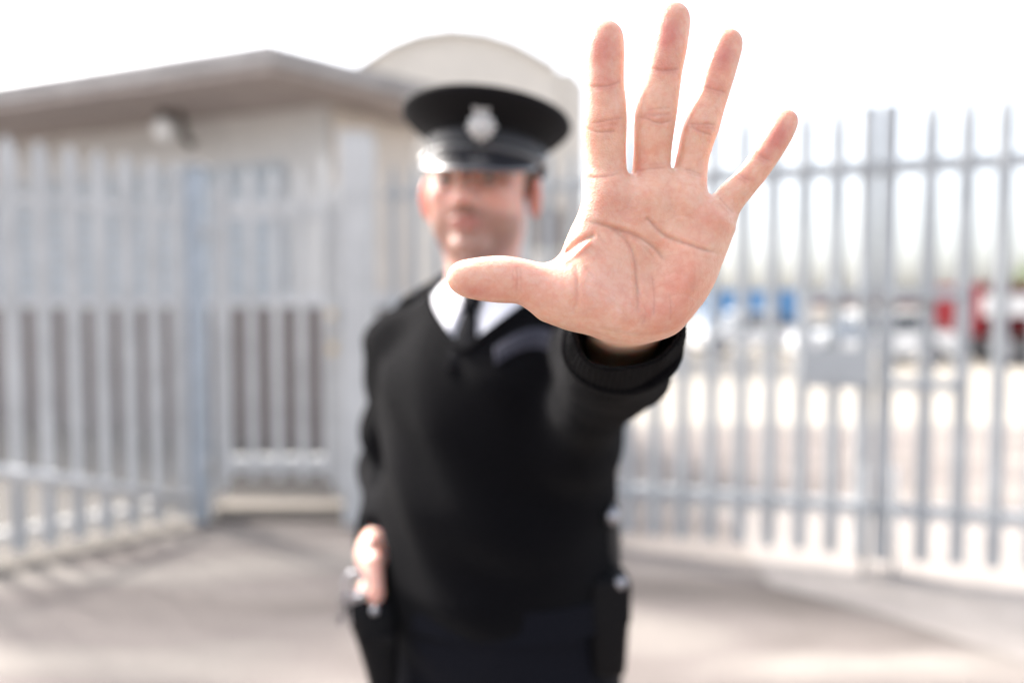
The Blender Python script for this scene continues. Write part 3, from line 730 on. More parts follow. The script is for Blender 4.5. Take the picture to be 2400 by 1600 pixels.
# main palm lines
crease([(1508, 508), (1524, 517), (1543, 537), (1574, 558), (1614, 575), (1647, 587), (1697, 595)], .0012, 5.5, .8)
crease([(1366, 519), (1402, 523), (1439, 534), (1476, 546), (1507, 560), (1534, 578), (1551, 598), (1566, 622)], .0012, 6, .8)
crease([(1415, 529), (1452, 547), (1476, 576), (1488, 610), (1491, 650), (1494, 702), (1489, 750)], .0012, 7, .5)
crease([(1452, 547), (1490, 562), (1520, 585), (1540, 612)], .0004, 4, .3)
crease([(1530, 640), (1533, 690), (1529, 748)], .0005, 4, .45); crease([(1565, 680), (1568, 720), (1567, 755)], .0003, 3.5, .3)
crease([(1490, 640), (1500, 690), (1512, 735), (1500, 765)], .0003, 3.5, .3)
crease([(1346, 612), (1350, 645), (1351, 680), (1346, 718), (1338, 738)], .0005, 6, .3)
crease([(1367, 625), (1378, 640), (1388, 652)], .0003, 4, .3)
crease([(1322, 596), (1345, 577), (1372, 560), (1398, 549)], .0022, 7, .5)             # valley above the web fold
crease([(1312, 622), (1336, 604), (1360, 586), (1388, 562)], -.0024, 8, 0)             # raised web fold
crease([(1400, 548), (1408, 562), (1420, 572)], .0003, 4, .3)
crease([(1395, 762), (1450, 778), (1520, 782), (1580, 765)], .0006, 5, .25)
crease([(1560, 520), (1590, 505), (1625, 512)], .0002, 4, .12); crease([(1440, 500), (1470, 488), (1500, 492)], .0002, 4, .12)
crease([(1545, 650), (1580, 640), (1610, 655)], .0002, 4, .12); crease([(1390, 690), (1430, 705), (1460, 735)], .0002, 4, .15)
crease([(1555, 700), (1590, 690), (1625, 700)], .0002, 4, .12)
# finger creases
for P_, d_, l_ in [
  ([(1372, 413), (1395, 416), (1420, 414), (1452, 408)], .0007, .7), ([(1374, 420), (1400, 422), (1425, 420)], .0003, .3),
  ([(1371, 297), (1388, 306), (1412, 309), (1446, 307)], .0008, .8), ([(1382, 291), (1415, 284), (1440, 279), (1464, 276)], .0006, .6), ([(1385, 300), (1420, 294), (1450, 290)], .0003, .3),
  ([(1378, 203), (1405, 203), (1430, 200), (1456, 188)], .0007, .8), ([(1385, 210), (1420, 209), (1450, 204)], .0003, .3),
  ([(1490, 402), (1515, 396), (1540, 394), (1563, 392)], .0007, .6), ([(1500, 388), (1530, 386), (1560, 382)], .0003, .3),
  ([(1494, 274), (1515, 277), (1545, 288), (1578, 280)], .0007, .8), ([(1515, 259), (1545, 254), (1575, 252)], .0005, .5), ([(1505, 268), (1540, 270), (1575, 266)], .0004, .4),
  ([(1524, 157), (1545, 164), (1570, 164), (1596, 160)], .0007, .8), ([(1530, 168), (1560, 171), (1590, 168)], .0003, .3),
  ([(1604, 397), (1622, 400), (1645, 410)], .0006, .7), ([(1608, 405), (1625, 409), (1646, 416)], .0003, .3),
  ([(1613, 289), (1640, 291), (1680, 291)], .0006, .7), ([(1618, 293), (1638, 306), (1670, 317)], .0007, .8), ([(1630, 298), (1655, 300), (1675, 302)], .0003, .3),
  ([(1652, 203), (1672, 209), (1703, 216)], .0007, .8), ([(1648, 211), (1672, 218), (1698, 223)], .0003, .3),
  ([(1684, 462), (1700, 482), (1720, 503)], .0006, .6), ([(1679, 470), (1692, 488), (1712, 507)], .0003, .3),
  ([(1722, 400), (1738, 412), (1760, 424)], .0006, .7), ([(1718, 407), (1734, 419), (1752, 430)], .0004, .4),
  ([(1769, 352), (1785, 366), (1809, 380)], .0006, .7), ([(1764, 360), (1780, 373), (1800, 385)], .0003, .3),
  ([(1209, 622), (1212, 650), (1209, 690)], .0004, .5), ([(1218, 625), (1221, 655), (1219, 688)], .0003, .35), ([(1200, 630), (1202, 655), (1200, 680)], .0002, .2)]:
    crease(P_, d_*.75, 3.6, l_*.9, True)
# blood colour of the pads
for cx, cy, sx, sy, an, amp in [(1412, 120, 34, 50, 0, .9), (1566, 85, 30, 50, 8, 1.1), (1694, 130, 26, 42, 15, 1.0), (1822, 315, 26, 36, 35, 1.0), (1812, 345, 20, 40, 35, .4),
        (1415, 195, 40, 22, 0, .55), (1558, 160, 36, 20, 0, .55), (1674, 205, 32, 18, 10, .5), (1787, 366, 24, 18, 35, .5), (1418, 295, 44, 20, 0, .35), (1535, 275, 40, 20, 0, .4), (1645, 298, 36, 20, 0, .4), (1742, 412, 30, 18, 35, .4),
        (1120, 690, 60, 22, 0, .7), (1100, 665, 40, 30, 0, .25), (1440, 480, 70, 50, 0, .35), (1660, 520, 45, 40, 0, .35), (1590, 690, 60, 90, 10, .45), (1390, 660, 90, 70, 0, .12), (1500, 385, 14, 40, 0, .5), (1350, 540, 30, 30, 0, .3), (1520, 740, 60, 40, 0, .3)]:
    RED += (gauss(cx, cy, sx, sy, an)*amp).astype(f32)
def samp(Fd, x, y):
    gx = np.clip(x/SC+1200-gx0, 0, Fd.shape[0]-1.001); gy = np.clip(800-y/SC-gy0, 0, Fd.shape[1]-1.001)
    i = gx.astype(int); j = gy.astype(int); a = gx-i; b = gy-j
    return (Fd[i, j]*(1-a)*(1-b)+Fd[i+1, j]*a*(1-b)+Fd[i, j+1]*(1-a)*b+Fd[i+1, j+1]*a*b)
for k_ in FING:
    st_ = [(a[0], a[1], a[2]+(2.2 if a[3] > 4 else .6), a[3]) for a in FING[k_]]
    FING[k_] = [tuple(v) for v in catmull4(st_)]
def pk_(a): return 1-a[3]*.001/HD
def chain(p, st, zs):
    f = None; x, y, wz = p
    q = (x, y, wz*zs)
    for a, b in zip(st[:-1], st[1:]):
        c_ = capsule(q, (U(a[0])*pk_(a), Vv(a[1])*pk_(a), a[3]*.001*zs), (U(b[0])*pk_(b), Vv(b[1])*pk_(b), b[3]*.001*zs), a[2]*SC*pk_(a), b[2]*SC*pk_(b))
        f = c_ if f is None else smin(f, c_, .0012)
    return f
def hand_base(p, rel=True):
    x, y, wz = p
    d = samp(PD, x, y)
    RR = .0150; T = .0135
    e = np.maximum(RR-d, 0); ww = wz
    palm = np.sqrt(e*e+(ww*RR/T)**2+1e-12)-RR
    f = palm
    fi = None
    for k in ('index', 'middle', 'ring', 'little'):
        c_ = chain(p, FING[k], 1.10); fi = c_ if fi is None else smin(fi, c_, .0022)
    f = smin(f, fi, .0038)
    f = smin(f, chain(p, FING['thumb'], 1.05), .010)
    # wrist and forearm running back into the sleeve
    f = smin(f, wristf(p), .014)
    return f
def w2hand(Pw):   # world point -> (x, y, towards camera) in hand frame, perspective-free
    v = Vector(Pw)-Vector((0, 0, CAMZ)); X = v.x; Y = v.y*math.sin(PITCH)+v.z*math.cos(PITCH); D = v.y*math.cos(PITCH)-v.z*math.sin(PITCH)
    return (X, Y, HD-D)
_wr = [w2hand(at(1466, 728, .400)), w2hand(at(1469, 744, .425)), w2hand(at(1465, 768, .475)), w2hand(WR.lerp(ER, .45))]
def wristf(p):
    x, y, wz = p
    y = y + 0
    def ec(a, b, ra, rb): # wide oval wrist: squeeze y
        k = 1.40
        return capsule((x, y*k, wz), (a[0], a[1]*k, a[2]), (b[0], b[1]*k, b[2]), ra, rb)/1.0
    f = ec(_wr[0], _wr[1], .022, .0225); f = smin(f, ec(_wr[1], _wr[2], .0225, .0245), .01)
    return smin(f, ec(_wr[2], _wr[3], .0245, .032), .01)
def handf(p):
    x, y, wz = p
    f = hand_base(p)
    front = ss(-.004, .010, wz)
    return f - samp(REL, x, y)*front
print('hand mesh...')
hV, hF = nets(hand_base, (-.045, -.045, -.14), (.175, .205, .035), .0007, newton=4, band=.002)
hV = laplace(hV, hF, 2, .5)
e_ = .0006; P_ = [hV[:, i] for i in range(3)]
hN = np.stack([hand_base([P_[j]+(e_ if j == i else 0) for j in range(3)]) - hand_base([P_[j]-(e_ if j == i else 0) for j in range(3)]) for i in range(3)], 1)
hN /= np.linalg.norm(hN, axis=1)[:, None]+1e-9
nz_ = ss(.15, .75, hN[:, 2])
pf = HD/(HD-hV[:, 2]); sx_, sy_ = hV[:, 0]*pf, hV[:, 1]*pf
hV[:, 2] += samp(REL, sx_, sy_)*nz_
hV = laplace(hV, hF, 1, .4)
# colours
base = np.array([.70, .475, .365]); red = np.array([.53, .19, .165]); line = np.array([.40, .165, .125]); pink = np.array([.73, .48, .41])
r_ = np.clip(samp(RED, sx_, sy_), 0, 1)[:, None]; l_ = np.clip(samp(LIN, sx_, sy_), 0, 1)[:, None]
fr_ = nz_[:, None]
pk = (.6*np.exp(-(((hV[:, 0]-U(1250))/(90*SC))**2+((hV[:, 1]-Vv(660))/(60*SC))**2)))[:, None]
mot = sum(np.sin(hV[:, 0]*a+hV[:, 1]*b+c) for a, b, c in [(310, 190, 0), (-220, 400, 1), (520, -330, 2), (-610, -480, 4), (150, 760, 5)])[:, None]/5
cA = .7*np.exp(-(((sx_-U(1400))/(75*SC))**2+((sy_-Vv(700))/(80*SC))**2))[:, None]; cB = .8*np.exp(-(((sx_-U(1590))/(60*SC))**2+((sy_-Vv(700))/(80*SC))**2))[:, None]  # thenar highlight and lower-right palm shading, put into the skin colour
hc = base*(1-cA)+np.array([.75, .535, .45])*cA; hc = hc*(1-cB)+np.array([.68, .405, .29])*cB
hc = hc*(1+.04*mot); hc = hc*(1-pk)+pink*pk; hc = hc*(1-.75*r_*fr_)+red*.75*r_*fr_; hc = hc*(1-.45*l_*fr_)+line*.45*l_*fr_
# hand frame -> world
Vc = hV.copy(); X = Vc[:, 0]; Y = Vc[:, 1]; D = HD-Vc[:, 2]
hW = np.stack([X, D*math.cos(PITCH)+Y*math.sin(PITCH), CAMZ+Y*math.cos(PITCH)-D*math.sin(PITCH)], 1)
hF = hF[:, ::-1] if False else hF
print('hand', len(hV))

print('body mesh...')
bV, bF = nets(bodyf, (-.32, .40, .0), (.26, 1.36, 1.80), .0032, newton=3, band=.01)
# body colours
q = toh([bV[:, i] for i in range(3)]); ax_ = np.abs(q[0])
col = np.tile(np.array([.78, .52, .45]), (len(bV), 1))
def blend(mask, c):
    global col
    col = col*(1-mask[:, None])+np.array(c)*mask[:, None]
hz = q[2]
beard = ss(-.035, -.055, hz)*ss(-.005, -.04, q[1])*ss(-.20, -.10, hz)
blend(beard*.68, (.26, .17, .13))
mous = np.exp(-((q[0]/.026)**2+((hz+.046)/.008)**2))*(q[1] < -.05); blend(mous*.75, (.22, .14, .11))
lips = np.exp(-((q[0]/.022)**4+((hz+.062)/.0085)**4))*(q[1] < -.07); blend(lips*.8, (.50, .22, .20))
chk = np.exp(-(((ax_-.042)/.02)**2+((hz+.025)/.022)**2))*(q[1] < -.02); blend(chk*.35, (.62, .30, .24))
earm = ss(.076, .082, ax_)*(np.abs(hz+.01) < .05); blend(earm*.6, (.66, .28, .22))
nos = np.exp(-((q[0]/.014)**2+((hz+.03)/.012)**2))*(q[1] < -.09); blend(nos*.3, (.62, .32, .26))
brow = np.exp(-(((ax_-.032)/.018)**4+((hz-.019)/.005)**4))*(q[1] < -.06); blend(brow*.85, (.09, .06, .045))
soc = np.exp(-(((ax_-.032)/.022)**2+((hz-.004)/.016)**2))*(q[1] < -.055); blend(soc*.55, (.33, .18, .13))  # shadow in the eye sockets put into the skin colour
eye = (((ax_-.031)**2+(hz+.001)**2) < .0085**2)&(q[1] < -.076); blend(eye*1.0, (.6, .57, .55))
iris = (((ax_-.031)**2+(hz+.001)**2) < .0045**2)&(q[1] < -.076); blend(iris*1.0, (.05, .04, .035))
col[:, :] = np.clip(col, 0, 1)
n0 = len(bV); V_ = np.concatenate([bV, hW]); F_ = np.concatenate([bF, hF+n0]); C_ = np.concatenate([col, hc])
body = mesh_np('body', V_, F_, M['skin'], man, C_)
print('body', len(bV))

# ---------------- clothes
def folds(p, amp):
    x, y, z = p
    return amp*2.6*(np.sin(z*38+x*22+np.sin(y*31)*1.2)*np.sin(x*17-y*25+1.3)+.6*np.sin(z*61-y*40+x*9))
CUFF0 = at(1466, 778, .450)
def sweater(p):
    q = tob(p); x, y, z = q
    f = torso(q)-.013
    f = smin(f, smin(capsule(q, (-.05, .02, 1.45), (-.150, .02, 1.395), .054, .058), capsule(q, (.05, .02, 1.45), (.150, .01, 1.395), .054, .058), .02), .03)
    d = (WL-EL).normalized(); s = (p[0]-WL.x)*d.x+(p[1]-WL.y)*d.y+(p[2]-WL.z)*d.z
    near = (p[0]-WL.x)**2+(p[1]-WL.y)**2+(p[2]-WL.z)**2 < .012
    fa_ = arms(p, .010); fa_ = np.where(near, smax(fa_, s+.010, .003), fa_)
    f = smin(f, fa_, .022)
    f = smin(f, capsule(p, SRj, ER, .064, .050), .028)
    f = smin(f, capsule(p, ER, WR, .050, .0385), .02)
    f = smin(f, capsule(p, at(1400, 900, .78), at(1352, 1090, .95), .040, .046), .05)
    f = f + folds(p, .0018)
    # blouse over at the hem
    hem = 1.018 - .035*np.clip(x, -.02, .2)/.17*-1
    f = f - .006*np.exp(-((z-hem-.05)/.03)**2)
    f = smax(f, hem-z, .008)
    # neck opening with V
    hw = np.clip((z-1.395)/.085, -1, 2)*.092
    v = smax(np.abs(x+.013)-hw, y-.02, .004); v = smax(v, 1.36-z, .004)
    nk = np.sqrt((x/1.05)**2+(y-.018)**2)-.073; nk = smax(nk, 1.43-z, .004)
    f = smax(f, -v*.8, .004); f = smax(f, -nk, .006)
    # sleeve ends
    d = (CUFF0-ER).normalized(); c_ = CUFF0-d*.035
    s = (p[0]-c_.x)*d.x+(p[1]-c_.y)*d.y+(p[2]-c_.z)*d.z
    f = np.where(p[1] < .62, smax(f, s, .003), f)
    # sleeve mouth is hollow
    f = smax(f, -capsule(p, CUFF0, CUFF0-d*.06, .030, .028), .003)
    return f
print('sweater...')
sV, sF = nets(sweater, (-.34, .42, .95), (.27, 1.28, 1.53), .004, newton=3, band=.012)
jum = mesh_np('jumper', sV, sF, M['knit'], man)
# ribbed cuff of the raised arm
def cuff(par, c0, c1, r0, r1, nrib, name, squash=.74, tall=Vector((0, 0, 1))):
    d = (Vector(c1)-Vector(c0)).normalized(); u = d.cross(tall).normalized(); v = u.cross(d).normalized()
    N = nrib*6; rings = []
    L = (Vector(c1)-Vector(c0)).length
    prof = []
    for i in range(15): t_ = i/14; prof.append((t_, 0))
    outer = []; inner = []
    for i in range(15):
        t_ = i/14; rr = r0+(r1-r0)*(t_**.8); sq = squash+(1-squash)*.9*t_
        outer.append((t_*L, rr, sq, 1))
    inner = [(o[0]+.001 if k else 0.001, o[1]-.0042, o[2]*.98, .25) for k, o in enumerate(outer[:12])]
    seq = inner[::-1] + [(-.0016, r0-.0030, squash, .5), (-.0026, r0-.0018, squash, .8), (-.0014, r0-.0006, squash, 1)] + outer
    for s_, rr, sq, ra in seq:
        ring = []
        for k in range(N):
            a = 2*math.pi*k/N; rib = .0009*math.cos(a*nrib+.8*math.sin(4*a))*ra*(.7+.3*math.sin(7*a+2)) + .0016*math.sin(2*a+.6)+.0012*math.sin(3*a+1.2)+.0009*math.sin(5*a+s_*70)
            q_ = rr+rib; ring.append(Vector(c0)+d*s_+u*math.cos(a)*q_+v*math.sin(a)*q_*sq)
        rings.append(ring)
    mb = MB().loft(rings, False, False); rnd = random.Random(9)
    for _ in range(700):                                     # stray wool fibres
        rg = rings[rnd.randrange(12, len(rings))]; p = rg[rnd.randrange(N)]; o_ = (p-Vector(c0)-d*(p-Vector(c0)).dot(d)).normalized()
        e1 = (o_ + Vector((rnd.gauss(0, 1), rnd.gauss(0, 1), rnd.gauss(0, 1)))*.6 - d*rnd.uniform(0, .8)).normalized(); e2 = Vector((rnd.gauss(0, 1), rnd.gauss(0, 1), rnd.gauss(0, 1)))
        L_ = rnd.uniform(.001, .0032); mb.tube([p, p+e1*L_*.5, p+e1*L_+e2*L_*.25], [.00010, .00009, .00005], 3, cap=False)
    return mb.build(name, M['knit'], par, smooth=True)
ce = CUFF0+(ER-CUFF0).normalized()*.062
cuff(man, CUFF0, ce, .0362, .0425, 62, 'cuff', .74)
dL = (WL-EL).normalized(); cuff(man, WL+dL*.012, WL-dL*.045, .0335, .0375, 44, 'cuff', .92)

# shirt
def shirt(p):
    q = tob(p); x, y, z = q
    f = torso(q)-.003
    f = smin(f, smin(capsule(q, (-.05, .02, 1.455), (-.11, .02, 1.42), .046, .046), capsule(q, (.05, .02, 1.455), (.11, .015, 1.42), .046, .046), .02), .03)
    f = smax(f, 1.30-z, .01); f = smin(f, smax(np.sqrt(x**2+(y-.018)**2)-.0640, np.abs(z-1.475)-.030, .004), .006)
    return f
shV, shF = nets(shirt, (-.25, .80, 1.28), (.2, 1.2, 1.54), .004, newton=3, band=.01)
sh = mesh_np('shirt', shV, shF, M['shirt'], man)
def front(fn, bx, z, off=0):
    y = -.25
    for _ in range(60):
        w_ = b2w(bx, y, z); d = float(fn([np.array([w_.x]), np.array([w_.y]), np.array([w_.z])])[0])
        if d < .0006 or y > .035: break
        y = min(y+max(d*.6, .0005), .036)
    return b2w(bx, y-off, z)
def patch(fn, pts, off, thick, name, m, par, nsub=6, bevel=.001):
    """thin sewn piece following the surface; pts = quad corners (bx,z) tl,tr,br,bl"""
    tl, tr, br_, bl = [(a_-.013, b_) for a_, b_ in pts]; vs = []; N = nsub
    for layer in (0, 1):
        for j in range(N+1):
            for i in range(N+1):
                a = i/N; b_ = j/N
                bx = (tl[0]*(1-a)+tr[0]*a)*(1-b_)+(bl[0]*(1-a)+br_[0]*a)*b_; z = (tl[1]*(1-a)+tr[1]*a)*(1-b_)+(bl[1]*(1-a)+br_[1]*a)*b_
                vs.append(front(fn, bx, z, off+thick*layer))
    n1 = N+1; K = n1*n1; fs = []
    for j in range(N):
        for i in range(N):
            a = j*n1+i; fs.append((a, a+1, a+n1+1, a+n1)); fs.append((K+a, K+a+n1, K+a+n1+1, K+a+1))
    for i in range(N):
        for a, b_ in ((i, i+1), (N*n1+i+1, N*n1+i), ((i+1)*n1, i*n1), (i*n1+N, (i+1)*n1+N)): fs.append((a, b_, K+b_, K+a))
    return MB().add(vs, fs).build(name, m, par, smooth=True)
# collar: band plus two wings
for s in (-1, 1):
    patch(shirt, ((s*.006, 1.498), (s*.068, 1.522), (s*.074, 1.466), (s*.026, 1.410)) if s > 0 else ((-.068, 1.522), (-.006, 1.498), (-.026, 1.410), (-.074, 1.466)), .004, .003, 'collar', M['shirt'], sh, 8)
# tie
kn = [front(shirt, -.013, z, .010) for z in (1.488, 1.478, 1.462, 1.450)]
lat = Vector((cyw, syw, 0)); fw = Vector((syw, -cyw, 0))
def tie_ring(c, hw, th): return [c+lat*hw*math.cos(a)+fw*th*math.sin(a) for a in [2*math.pi*k/12 for k in range(12)]]
rings = [tie_ring(kn[0], .013, .006), tie_ring(kn[1], .017, .009), tie_ring(kn[2], .014, .009), tie_ring(kn[3], .010, .006)]
tie = MB().loft(rings).build('tie', M['tie'], man, smooth=True)
rings = [tie_ring(front(shirt, -.013, z, .007), hw, .003) for z, hw in ((1.452, .009), (1.44, .012), (1.42, .0155), (1.40, .018), (1.37, .020))]
MB().loft(rings).build('tie_blade', M['tie'], tie, smooth=True)
# V neckband
pts = []
for i in range(25):
    t_ = -1+2*i/24; z = 1.398+.078*abs(t_)**1.0; pts.append(front(sweater, t_*.087+math.copysign(.006, t_)-.013, z, .000))
MB().tube(pts, .0055, 8).build('neckband', M['knit'], man, smooth=True)
# embroidered crest line on the breast (blurred wording)
em = MB()
wv = [(.036+.066*k/11, 1.386+.028*math.sin(.25+1.9*k/11)) for k in range(12)]
for k, (bx, z) in enumerate(wv):
    a = 2*math.pi*.14*(k % 3)
    p0_ = front(sweater, bx-.0025, z+.011, .0012); p1_ = front(sweater, bx+.003, z-.009, .0012); em.tube([p0_, (p0_+p1_)/2+fw*.001, p1_], .0024, 6)
    if k % 2: p2_ = front(sweater, bx+.0062, z+.009, .0012); em.tube([p1_, p2_], .0018, 6)
em.tube([front(sweater, bx, z+.012, .0012) for bx, z in wv], .0022, 6); em.tube([front(sweater, bx, z-.010, .0012) for bx, z in wv], .0018, 6)
em.build('embroidery', M['thread'], man, smooth=True)
# epaulettes
for s in (-1, 1):
    ep = MB(); ring = []
    pts = [b2w(s*.075, .018, 1.512), b2w(s*.11, .018, 1.492), b2w(s*.15, .018, 1.470), b2w(s*.180, .018, 1.440)]
    rings = []
    for k, p in enumerate(pts):
        wv_ = [.018, .022, .024, .024][k]; back_ = Vector((-syw, cyw, 0))
        rings.append([p-back_*wv_+Vector((0, 0, -.004)), p-back_*wv_+Vector((0, 0, .002)), p+back_*wv_+Vector((0, 0, .002)), p+back_*wv_+Vector((0, 0, -.004))])
    e_ = ep.loft(rings).build('epaulette', M['epaulette'], man, bevel=.002)
    MB().cyl(pts[0]+Vector((0, 0, .001)), pts[0]+Vector((0, 0, .006)), .006, 12).build('button', M['silver'], e_)

# trousers, belt, shoes
def trous(p):
    q = tob(p); f = torso(q)-.010; f = smax(f, q[2]-1.085, .01); f = smin(f, legs(p, .014), .04)
    f = smax(f, .055-q[2], .006); return f+folds(p, .0008)
tV, tF = nets(trous, (-.32, .78, .02), (.26, 1.26, 1.10), .005, newton=3, band=.012)
tr = mesh_np('trousers', tV, tF, M['trouser'], man)
bl = []
for k in range(40):
    a = 2*math.pi*k/40; bl.append(b2w(.179*math.cos(a), -.007+.138*math.sin(a), 1.045))
mb = MB(); rings = []
vs = []; 
for p in bl:
    o_ = (p-b2w(0, 0, 1.045)).normalized(); vs += [p+Vector((0, 0, -.022)), p+Vector((0, 0, .022)), p+o_*.004+Vector((0, 0, .022)), p+o_*.004+Vector((0, 0, -.022))]
fs = []
for k in range(40):
    a = k*4; b_ = ((k+1) % 40)*4
    for i in range(4): fs.append((a+i, a+(i+1) % 4, b_+(i+1) % 4, b_+i))
mb.add(vs, fs).build('belt', M['trouser'], man, smooth=False)
for s in (-1, 1):
    f0 = b2w(s*.112, -.05, 0); rings = []
    for yy, wd_, hh in ((.075, .030, .06), (.06, .036, .075), (.02, .036, .085), (-.04, .038, .07), (-.10, .046, .050), (-.15, .044, .042), (-.185, .030, .034), (-.20, .012, .022)):
        c_ = b2w(s*.112+s*(-yy)*.08, yy, 0); rings.append([c_+lat*wd_*math.cos(a)+Vector((0, 0, max(.004, hh*.5+hh*.5*math.sin(a)))) for a in [2*math.pi*k/16 for k in range(16)]])
    MB().loft(rings).build('shoe', M['shoe'], man, smooth=True)

# hair at the sides and back
def hairf(p):
    q = toh(p); f = ell(q, (0, .014, .030), (.0775, .0965, .079))
    f = smax(f, -(q[1]+.020), .008); f = smax(f, -(q[2]+.035-.0*q[1]), .008); return f
haV, haF = nets(hairf, (HC.x-.1, HC.y-.12, HC.z-.07), (HC.x+.1, HC.y+.13, HC.z+.14), .003, newton=3, band=.005)
mesh_np('hair', haV, haF, M['hair'], man)

# peaked cap
CY = .010
def cap_pt(a, rx, ry, z, dy=0):
    x = .010+rx*math.sin(a); y = CY+dy-ry*math.cos(a)          # a = 0 front
    zz = .031 + z*.86 - .02*(y-CY)*min(1, max(0, (z-.0)/.05)) - .03*(y-CY)
    zz -= .065*x                                             # slight tilt to the side
    return h2w(x, y, zz)
NC = 48
def cring(rx, ry, z, dy=0): return [cap_pt(2*math.pi*k/NC, rx, ry, z, dy) for k in range(NC)]
cap = MB().loft([cring(.0850, .106, .034), cring(.0865, .108, .040), cring(.100, .120, .050), cring(.114, .134, .062, -.002), cring(.1215, .142, .071, -.003), cring(.1230, .1435, .076, -.003),
    cring(.1215, .142, .081, -.003), cring(.110, .130, .086, -.003), cring(.085, .10, .092), cring(.05, .06, .098), cring(.01, .012, .100)], True, True).build('cap', M['capcloth'], man, smooth=True)
MB().loft([cring(.0825, .1035, -.004), cring(.0855, .1065, -.002), cring(.0858, .107, .018), cring(.0858, .107, .0335), cring(.083, .104, .0345)], True, False).build('cap_band', M['capband'], cap, smooth=True)
# glossy visor
def visor():
    vs = []; fs = []; NA = 36; NT = 8; A0 = R(66)
    for layer in (0, 1):
        for j in range(NT+1):
            t_ = j/NT
            for i in range(NA+1):
                a = -A0+2*A0*i/NA; e = math.cos(a/A0*math.pi/2)**.6 if abs(a) < A0 else 0
                ext = .050*e*t_; rx = .0862+ext*.55; ry = .1072+ext
                z = -.001 - .034*e*t_ - .006*e*t_*t_ - layer*.0025
                vs.append(cap_pt(a, rx, ry, 0, 0)+Vector((0, 0, z+.004)))
    K = (NT+1)*(NA+1); w_ = NA+1
    for j in range(NT):
        for i in range(NA):
            a = j*w_+i; fs.append((a, a+1, a+w_+1, a+w_)); fs.append((K+a, K+a+w_, K+a+w_+1, K+a+1))
    for i in range(NA): fs.append((NT*w_+i, NT*w_+i+1, K+NT*w_+i+1, K+NT*w_+i)); fs.append((i+1, i, K+i, K+i+1))
    return MB().add(vs, fs)
vz = visor().build('visor', M['patent'], cap, smooth=True)
# strap and buttons
st = [cap_pt(-R(80)+R(160)*k/30, .0885, .1095, .004+.0*k) for k in range(31)]
MB().tube(st, .0042, 8).build('chin_strap', M['patent'], cap, smooth=True)
for s in (-1, 1):
    c_ = cap_pt(s*R(76), .089, .110, .006); MB().sphere(c_, (.0085, .0085, .0085)).build('cap_button', M['silver'], cap, smooth=True)
# rayed badge with a crown on top
def badge():
    mb = MB(); c_ = cap_pt(R(9.5), .098, .119, .030); nrm = (c_-h2w(0, CY, .07)).normalized(); nrm.z = -.10; nrm.normalize(); u_ = Vector((0, 0, 1)).cross(nrm).normalized(); v_ = nrm.cross(u_)
    star = []
    for k in range(24):
        rr = .0205 if k % 2 == 0 else .0165; rr *= (1.1 if k % 6 == 0 else 1)*.95; a = 2*math.pi*k/24
        star.append((rr*math.sin(a), rr*math.cos(a)))
    f_ = [c_+u_*x+v_*y+nrm*.003 for x, y in star]; b_ = [c_+u_*x+v_*y-nrm*.004 for x, y in star]; n_ = len(star)
    vs = f_+b_+[c_+nrm*.008]; fs = [(i, (i+1) % n_, 2*n_) for i in range(n_)]+[(i, i+n_, (i+1) % n_+n_, (i+1) % n_) for i in range(n_)]+[tuple(range(n_, 2*n_))]
    mb.add(vs, fs)
    mb.tube([c_+nrm*.006, c_+nrm*.011], [.011, .009], 20)
    for dx, dy in ((-.009, .023), (-.0045, .025), (0, .026), (.0045, .025), (.009, .023)): mb.sphere(c_+u_*dx+v_*dy+nrm*.002, .0035, 8, 6)
    mb.tube([c_+u_*x+v_*.0205+nrm*.002 for x in (-.011, 0, .011)], .0035, 8)
    return mb
badge().build('cap_badge', M['silver'], cap, smooth=False)

# ---------------- things hanging at the belt
hp = at(1424, 1452, .93)
t = empty('belt_pouch', hp, 'black leather pouch with a steel stud on the belt below the raised arm', 'pouch')
rings = []
for z, wx, wy in ((-.072, .018, .018), (-.066, .024, .022), (0, .028, .027), (.056, .029, .028), (.066, .025, .024)):
    rings.append([hp+Vector((wx*(abs(math.cos(a))**.6)*math.copysign(1, math.cos(a)), wy*(abs(math.sin(a))**.6)*math.copysign(1, math.sin(a)), z)) for a in [2*math.pi*k/24 for k in range(24)]])
MB().loft(rings).build('pouch_body', M['leather'], t, smooth=True)
fl = MB().box(hp+Vector((.002, -.026, .035)), (.050, .005, .055)).build('flap', M['leather'], t, bevel=.002)
MB().sphere(hp+Vector((.014, -.024, .060)), (.009, .006, .009)).build('stud', M['chrome'], t, smooth=True)
MB().box(hp+Vector((-.022, 0, .045)), (.020, .03, .04)).build('belt_loop', M['leather'], t, bevel=.003)
rp_ = at(1434, 1208, .915)
t = empty('baton_grip', rp_, 'steel tipped black baton handle standing up behind the hip', 'baton')
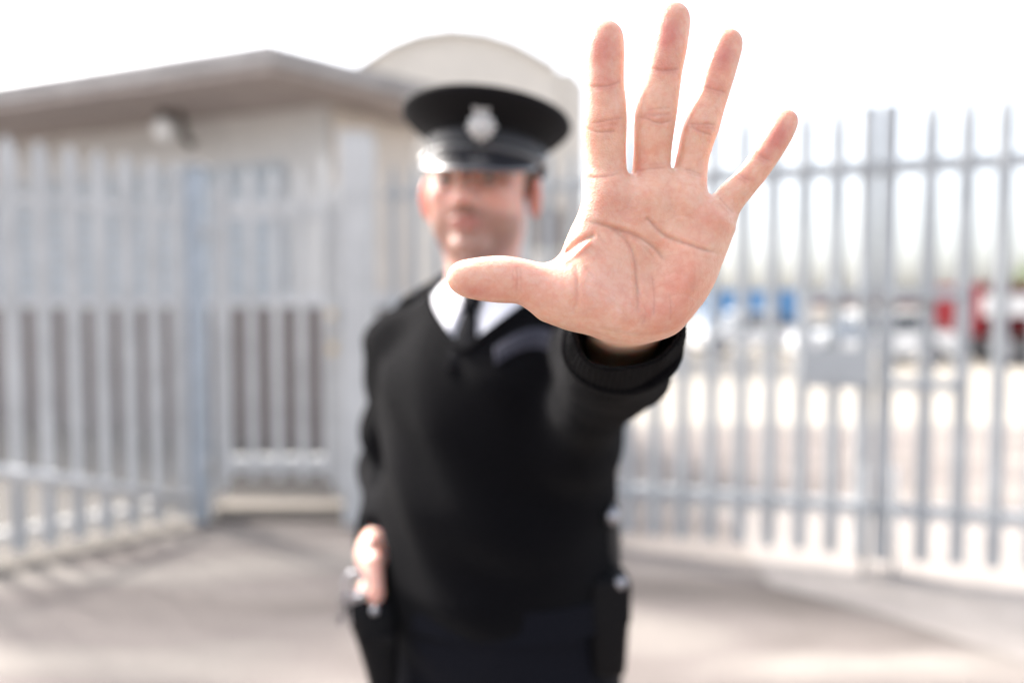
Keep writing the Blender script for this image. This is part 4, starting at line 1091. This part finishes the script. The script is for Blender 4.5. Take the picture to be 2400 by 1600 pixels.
MB().tube([rp_+Vector((.006, .03, -.19)), rp_+Vector((.006, .03, -.05)), rp_+Vector((.004, .025, 0)), rp_+Vector((.004, .025, .012))], [.012, .012, .010, .009], 14).build('handle', M['black'], t, smooth=True)
MB().sphere(rp_+Vector((.0, -.002, 0)), (.010, .010, .012)).build('steel_tip', M['chrome'], t, smooth=True)
# keys held in the lowered hand
kp = at(832, 1388, .91)
t = empty('key_bunch', kp, 'bunch of silver keys on a ring in the guard\'s lowered hand', 'keys')
ringp = [kp+Vector((.015*math.cos(a), .004*math.sin(a), .012+.015*math.sin(a))) for a in [2*math.pi*k/24 for k in range(24)]]
MB().tube(ringp, .0018, 8, closed=True).build('key_ring', M['chrome'], t, smooth=True)
for k, (dx, an) in enumerate(((-.012, -.35), (-.004, -.1), (.006, .2))):
    c_ = kp+Vector((dx, .002*k, -.008)); mb = MB()
    mb.tube([c_+Vector((0, -.001, 0)), c_+Vector((0, .001, 0))], .010, 16)
    mb.box(c_+Vector((math.sin(an)*.02, 0, -.020)), (.006, .002, .032), ry=-an); mb.box(c_+Vector((math.sin(an)*.03+.004, 0, -.028)), (.006, .002, .010), ry=-an)
    mb.build('key', M['chrome'], t)
# holster on the near hip
hp = at(868, 1500, .95)
t = empty('belt_holster', hp, 'black leather holster tapering down with a round silver stud, below the lowered hand', 'holster')
rings = []
for py_, x0, x1, dd in ((1388, 812, 905, .014), (1402, 802, 922, .022), (1440, 814, 935, .026), (1500, 838, 935, .026), (1560, 856, 935, .024), (1640, 876, 930, .020), (1720, 892, 930, .014)):
    a_ = at(x0, py_, .93); b_ = at(x1, py_, .93); c_ = (a_+b_)/2; hw = (b_-a_).length/2
    rings.append([c_+Vector((hw*math.cos(a), dd*math.sin(a), 0)) for a in [2*math.pi*k/20 for k in range(20)]])
MB().loft(rings).build('holster_body', M['leather'], t, smooth=True)
MB().sphere(at(878, 1430, .902), (.006, .005, .006)).build('stud', M['chrome'], t, smooth=True)
MB().box(at(884, 1500, .905), (.045, .004, .016)).build('strap', M['leather'], t, bevel=.001)
